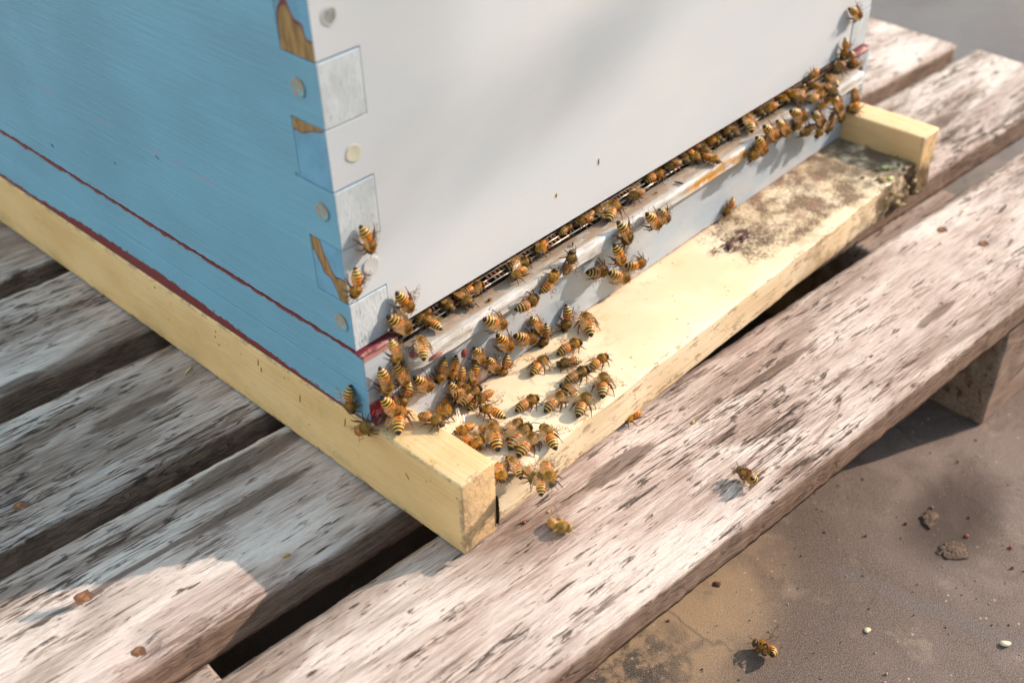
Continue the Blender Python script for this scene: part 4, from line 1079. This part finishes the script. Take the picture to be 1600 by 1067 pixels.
    ('P', (115.2, -122.9, -0.0), (0.159, 0.987, 0.0), 1.01, 'dead', 'd', 150, 0, 'curled dark dead bee lying alone on the sunlit front plank'),
    ('G', (113.8, -146.8, -100.0), (-0.224, 0.975, 0.0), 1.0, 'dead', 'o', 120, 0, 'dead orange bee with upturned wings lying on the bare ground'),
]

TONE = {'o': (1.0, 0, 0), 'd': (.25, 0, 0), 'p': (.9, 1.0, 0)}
rb = random.Random(11)
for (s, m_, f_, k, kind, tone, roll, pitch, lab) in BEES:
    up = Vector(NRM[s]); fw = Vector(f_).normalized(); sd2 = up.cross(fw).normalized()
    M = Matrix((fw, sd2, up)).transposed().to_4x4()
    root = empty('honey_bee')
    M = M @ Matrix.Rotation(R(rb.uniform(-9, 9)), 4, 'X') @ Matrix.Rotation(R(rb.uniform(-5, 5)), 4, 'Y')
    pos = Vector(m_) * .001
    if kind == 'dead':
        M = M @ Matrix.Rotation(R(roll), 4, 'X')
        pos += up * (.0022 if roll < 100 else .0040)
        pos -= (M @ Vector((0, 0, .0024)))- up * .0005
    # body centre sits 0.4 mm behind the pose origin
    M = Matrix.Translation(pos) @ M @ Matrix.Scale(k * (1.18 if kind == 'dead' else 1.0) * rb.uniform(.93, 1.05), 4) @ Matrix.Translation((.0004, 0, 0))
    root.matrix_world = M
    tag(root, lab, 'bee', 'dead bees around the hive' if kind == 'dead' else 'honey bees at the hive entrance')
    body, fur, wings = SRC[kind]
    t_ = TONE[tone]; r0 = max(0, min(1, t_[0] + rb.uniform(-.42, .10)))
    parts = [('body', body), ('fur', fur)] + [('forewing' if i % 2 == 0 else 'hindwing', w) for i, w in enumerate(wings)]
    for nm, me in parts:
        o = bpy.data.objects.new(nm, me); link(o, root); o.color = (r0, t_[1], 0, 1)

# ---------------------------------------------------------------- unseen leafy row added behind the viewer to block low sky light
def blocker_hedge():
    rh = random.Random(3)
    V, F = [], []
    for _ in range(9000):
        x = rh.uniform(-3.5, 5.5); t = rh.random()
        face = rh.random()
        if face < .62: y = -1.75 + rh.uniform(-.05, .05); z = GZ + rh.uniform(0, 1.35)
        else: y = rh.uniform(-2.35, -1.75); z = GZ + 1.35 + rh.uniform(-.08, .08)
        c = Vector((x, y, z)); u = Vector((rh.gauss(0, 1), rh.gauss(0, 1), rh.gauss(0, 1))).normalized(); w = u.orthogonal().normalized()
        r = rh.uniform(.03, .07); k = len(V)
        V += [c - u * r, c + w * r * .5, c + u * r, c - w * r * .5]; F.append((k, k + 1, k + 2, k + 3))
    root = empty('blocker_hedge', (1, -2.05, GZ)); tag(root, 'unseen dark green leafy row added to block low sky light', 'blocker_hedge')
    fo = mesh('foliage', [v - root.location for v in V], F, plain('blocker_leaf', (.045, .085, .025), .6, .3), root, smooth=False)
    b = box_bm(-3.5 - 1, 5.5 - 1, -.26, .26, 0, 1.28, .05, 3)
    from_bm('blocker_core', b, plain('blocker_twigs', (.03, .028, .018), .9, .1), root)
blocker_hedge()
def young_tree():
    # a slim tree past the added leafy row; one drooping shoot throws soft leaf shade on the white front
    rt = random.Random(9)
    hd = Vector((.42262, .90631, 0)); vd = Vector((-.43939, .20489, .87462))
    def at(h, v, t=4.0): return tos * t + hd * h + vd * v
    base = Vector((3.9, -2.9, GZ))
    top = Vector((3.75, -2.75, 4.4))
    V, F, A = [], [], []
    def limb(pts, r0, r1):
        n_ = len(pts)
        tube(V, F, A, pts, [r0 + (r1 - r0) * i / (n_ - 1) for i in range(n_)], 8, [0] * n_)
    root = empty('young_tree', base); tag(root, 'slim young tree with drooping leafy shoots behind the added leafy row', 'tree')
    limb([base, base.lerp(top, .3) + Vector((.04, .02, 0)), base.lerp(top, .65) - Vector((.03, 0, 0)), top], .055, .018)
    shoots = [[base.lerp(top, .8), at(-.35, 1.15), at(-.02, .80), at(.03, .42), at(.01, .12), at(.045, .085), at(.085, .052)],
              [base.lerp(top, .9), at(-.2, 1.7), at(.4, 1.5), at(.9, 1.2)], [top, at(-.9, 2.2), at(-.5, 2.4)], [base.lerp(top, .7), at(-1.5, 1.2), at(-1.9, 1.0)]]
    for p in shoots: limb(p, .012, .0022)
    LV, LF = [], []
    def leaf(c, r):
        u = Vector((rt.gauss(0, 1), rt.gauss(0, 1), rt.gauss(0, .6))).normalized(); w = u.cross(Vector((rt.gauss(0, 1), rt.gauss(0, 1), rt.gauss(0, 1)))).normalized(); k = len(LV)
        LV.extend([c - u * r, c + w * r * .42, c + u * r, c - w * r * .42]); LF.append((k, k + 1, k + 2, k + 3))
    for _ in range(10):
        q = rt.random(); leaf(at(.008 + q * .085 + rt.uniform(-.006, .006), .112 - q * .058 + rt.uniform(-.012, .014), 4 + rt.uniform(-.05, .05)), .019)
    for p in shoots:
        for i in range(len(p) - 1):
            if p is shoots[0] and i > 2: continue
            for _ in range(60):
                c = p[i].lerp(p[i + 1], rt.random()) + Vector((rt.gauss(0, .10), rt.gauss(0, .10), rt.gauss(0, .10)))
                if c.dot(vd) < .36: continue
                leaf(c, rt.uniform(.03, .05))
    bark = plain('tree_bark', (.16, .12, .09), .9, .2)
    o = mesh('trunk', [v - base for v in V], F, bark, root)
    mesh('crown', [v - base for v in LV], LF, plain('tree_leaf', (.06, .11, .03), .6, .3), root, smooth=False)
young_tree()

# ---------------------------------------------------------------- small litter
CRM = plain('wax_crumb', (.42, .24, .05), .6, .3); DRK = plain('dark_crumb', (.09, .035, .018), .7, .3)
RED = plain('red_crumb', (.22, .04, .03), .6, .3); SEED = plain('seed_husk', (.62, .52, .36), .6, .3)
TWG = plain('straw', (.50, .45, .22), .6, .3)
def litter(name, x, y, z, r, mat, label, cat, rot=0, seed=0, rough=.5):
    o = blob(name, (x, y, z + r[2] * .6), r, mat, None, seed, rough, 4 if rough > .55 else 2); o.rotation_euler = (0, 0, rot)
    tag(o, label, cat); return o
_n = N('soil_clod'); k_ = _n.noise(_n.obj, 500, 5, .7); CLOD = _n.done(_n.mix(_n.step(k_, .35, .65), (.085, .052, .038), (.17, .115, .088)), .9, _n.bump(k_, .0015), .2)
_n = N('hive_debris'); k_ = _n.noise(_n.obj, 500, 5, .7); DEB = _n.done(_n.mix(_n.step(k_, .35, .65), (.035, .018, .012), (.15, .06, .045)), .8, _n.bump(k_, .001), .3)
litter('crumb', -0.0508, -0.0008, 0.0000, (0.0022, 0.0007, 0.0005), CRM, 'amber curved wax scrap on the lit and shaded plank near the corner', 'wax crumb', -0.3, 0)
litter('crumb', 0.1329, -0.0797, 0.0000, (0.0014, 0.0006, 0.0006), CRM, 'bright yellow wax crumb on the front plank', 'wax crumb', 0.3, 68)
litter('crumb', 0.0306, -0.0635, 0.0000, (0.0009, 0.0008, 0.0006), RED, 'dark red crumb between the rail end and the pale dead bee', 'crumb', 0, 14)
litter('crumb', 0.0426, -0.0671, 0.0000, (0.0008, 0.0006, 0.0005), CRM, 'tiny amber crumb just above the pale dead bee', 'wax crumb', 0, 66)
litter('twig', -0.0064, 0.1382, 0.0000, (0.0036, 0.0006, 0.0006), TWG, 'short pale green twig against the yellow stand on the shaded plank', 'twig', 0.35, 13)
litter('pebble', 0.2517, -0.1844, -0.1000, (0.0015, 0.0012, 0.0008), RED, 'rusty red pebble on the grey ground beyond the soil lump', 'pebble', 0, 75)
litter('pebble', 0.2595, -0.2055, -0.1000, (0.0012, 0.0011, 0.0009), RED, 'round red pebble nearest the picture edge on the ground', 'pebble', 0, 32)
litter('seed_husk', 0.1969, -0.2302, -0.1000, (0.002, 0.0026, 0.0012), SEED, 'cream seed husk lying on the grey ground with a short shadow', 'seed', 0.6, 85)
litter('clod', 0.2498, -0.1638, -0.1000, (0.006, 0.004, 0.0009), CLOD, 'crumbly brown lump of soil on the ground, lighter on top', 'soil lump', 0.2, 49, .56)
litter('clod', 0.2376, -0.1838, -0.1000, (0.008, 0.005, 0.0005), CLOD, 'low reddish heap of soil next to the soil lump', 'soil lump', -0.6, 13, .56)
litter('pebble', 0.1339, -0.1032, -0.1000, (0.0016, 0.0022, 0.0008), DRK, 'dark flat chip on the tan patch of ground', 'chip', 0.3, 65)
litter('pebble', 0.0979, -0.0986, -0.1000, (0.0009, 0.0007, 0.0005), DRK, 'black pebble on tan ground just off the plank', 'pebble', 0, 7)
litter('pebble', 0.1595, -0.1760, -0.1000, (0.002, 0.0016, 0.0007), SEED, 'pale flat pebble on open ground behind the dead orange bee', 'pebble', 0, 49)
litter('leaf_bit', 0.3752, -0.0458, 0.0245, (0.0024, 0.0034, 0.0008), LIC, 'pale green leaf bit standing on the rotten end of the board', 'leaf bit', 0.5, 8)
litter('leaf_bit', 0.3647, -0.0540, 0.0245, (0.0024, 0.0016, 0.0008), LIC, 'flat pale leaf bit at the edge of the rotten board end', 'leaf bit', 0.2, 69)
litter('debris_clump', 0.2402, -0.0245, 0.0245, (0.0045, 0.0016, 0.0008), DEB, 'dark maroon clump of hive debris on the mouldy patch of the board', 'debris', 0.4, 29, .56)
litter('debris_clump', 0.2513, -0.0254, 0.0245, (0.004, 0.0008, 0.00045), DEB, 'short reddish debris crumb beside the dark debris clump', 'debris', 0.5, 7, .56)
litter('propolis_speck', 0.0709, -0.0073, 0.0714, (0.0012, 0.0008, 0.0004), DRK, 'black speck on the ledge in front of the wire screen', 'speck', 0.3, 71)
litter('propolis_speck', 0.1296, -0.0057, 0.0714, (0.001, 0.0005, 0.0009), DRK, 'black speck touched by the upright bee on the ledge', 'speck', 0.8, 32)
litter('propolis_speck', 0.2098, -0.0089, 0.0714, (0.0006, 0.0026, 0.0006), DRK, 'thin black splinter across the ledge near the rust stain', 'splinter', 0.3, 88)
litter('propolis_speck', 0.1943, -0.0059, 0.0714, (0.001, 0.0006, 0.0004), DRK, 'black speck under the foot of the reddish bee on the ledge', 'speck', 0, 56)
litter('red_scrap', 0.0488, -0.0125, 0.0556, (0.002, 0.001, 0.0022), RED, 'dark red scrap stuck on the ledge lip between bees', 'scrap', 0, 20)

# fine grit on the ground: too many grains to count
V, F = [], []
rg = random.Random(5)
for _ in range(3200):
    a = rg.uniform(0, 1)
    x = rg.uniform(.02, .62); y = rg.uniform(-.42, .02); r_ = (rg.uniform(.0006, .0012) if _ % 26 == 0 else rg.choice((.00018, .00022, .00025, .0003, .0003, .0004, .0006)))
    k = len(V); c = Vector((x, y, GZ + r_ * .5))
    for d in ((1, 0, 0), (-1, 0, 0), (0, 1, 0), (0, -1, 0), (0, 0, 1), (0, 0, -1)):
        V.append(c + Vector(d) * r_ * rg.uniform(.6, 1.3))
    for t in ((0, 2, 4), (2, 1, 4), (1, 3, 4), (3, 0, 4), (2, 0, 5), (1, 2, 5), (3, 1, 5), (0, 3, 5)): F.append(tuple(k + i for i in t))
GR = N('grit'); k_ = GR.noise(GR.obj, 260, 1); MGR = GR.done(GR.mix(GR.step(k_, .45, .55), (.10, .055, .035), (.52, .43, .33)), .8, None, .2)
tag(mesh('grit', V, F, MGR, None, smooth=False), 'fine grit scattered over the bare ground in front of the pallet', 'grit', kind='stuff')
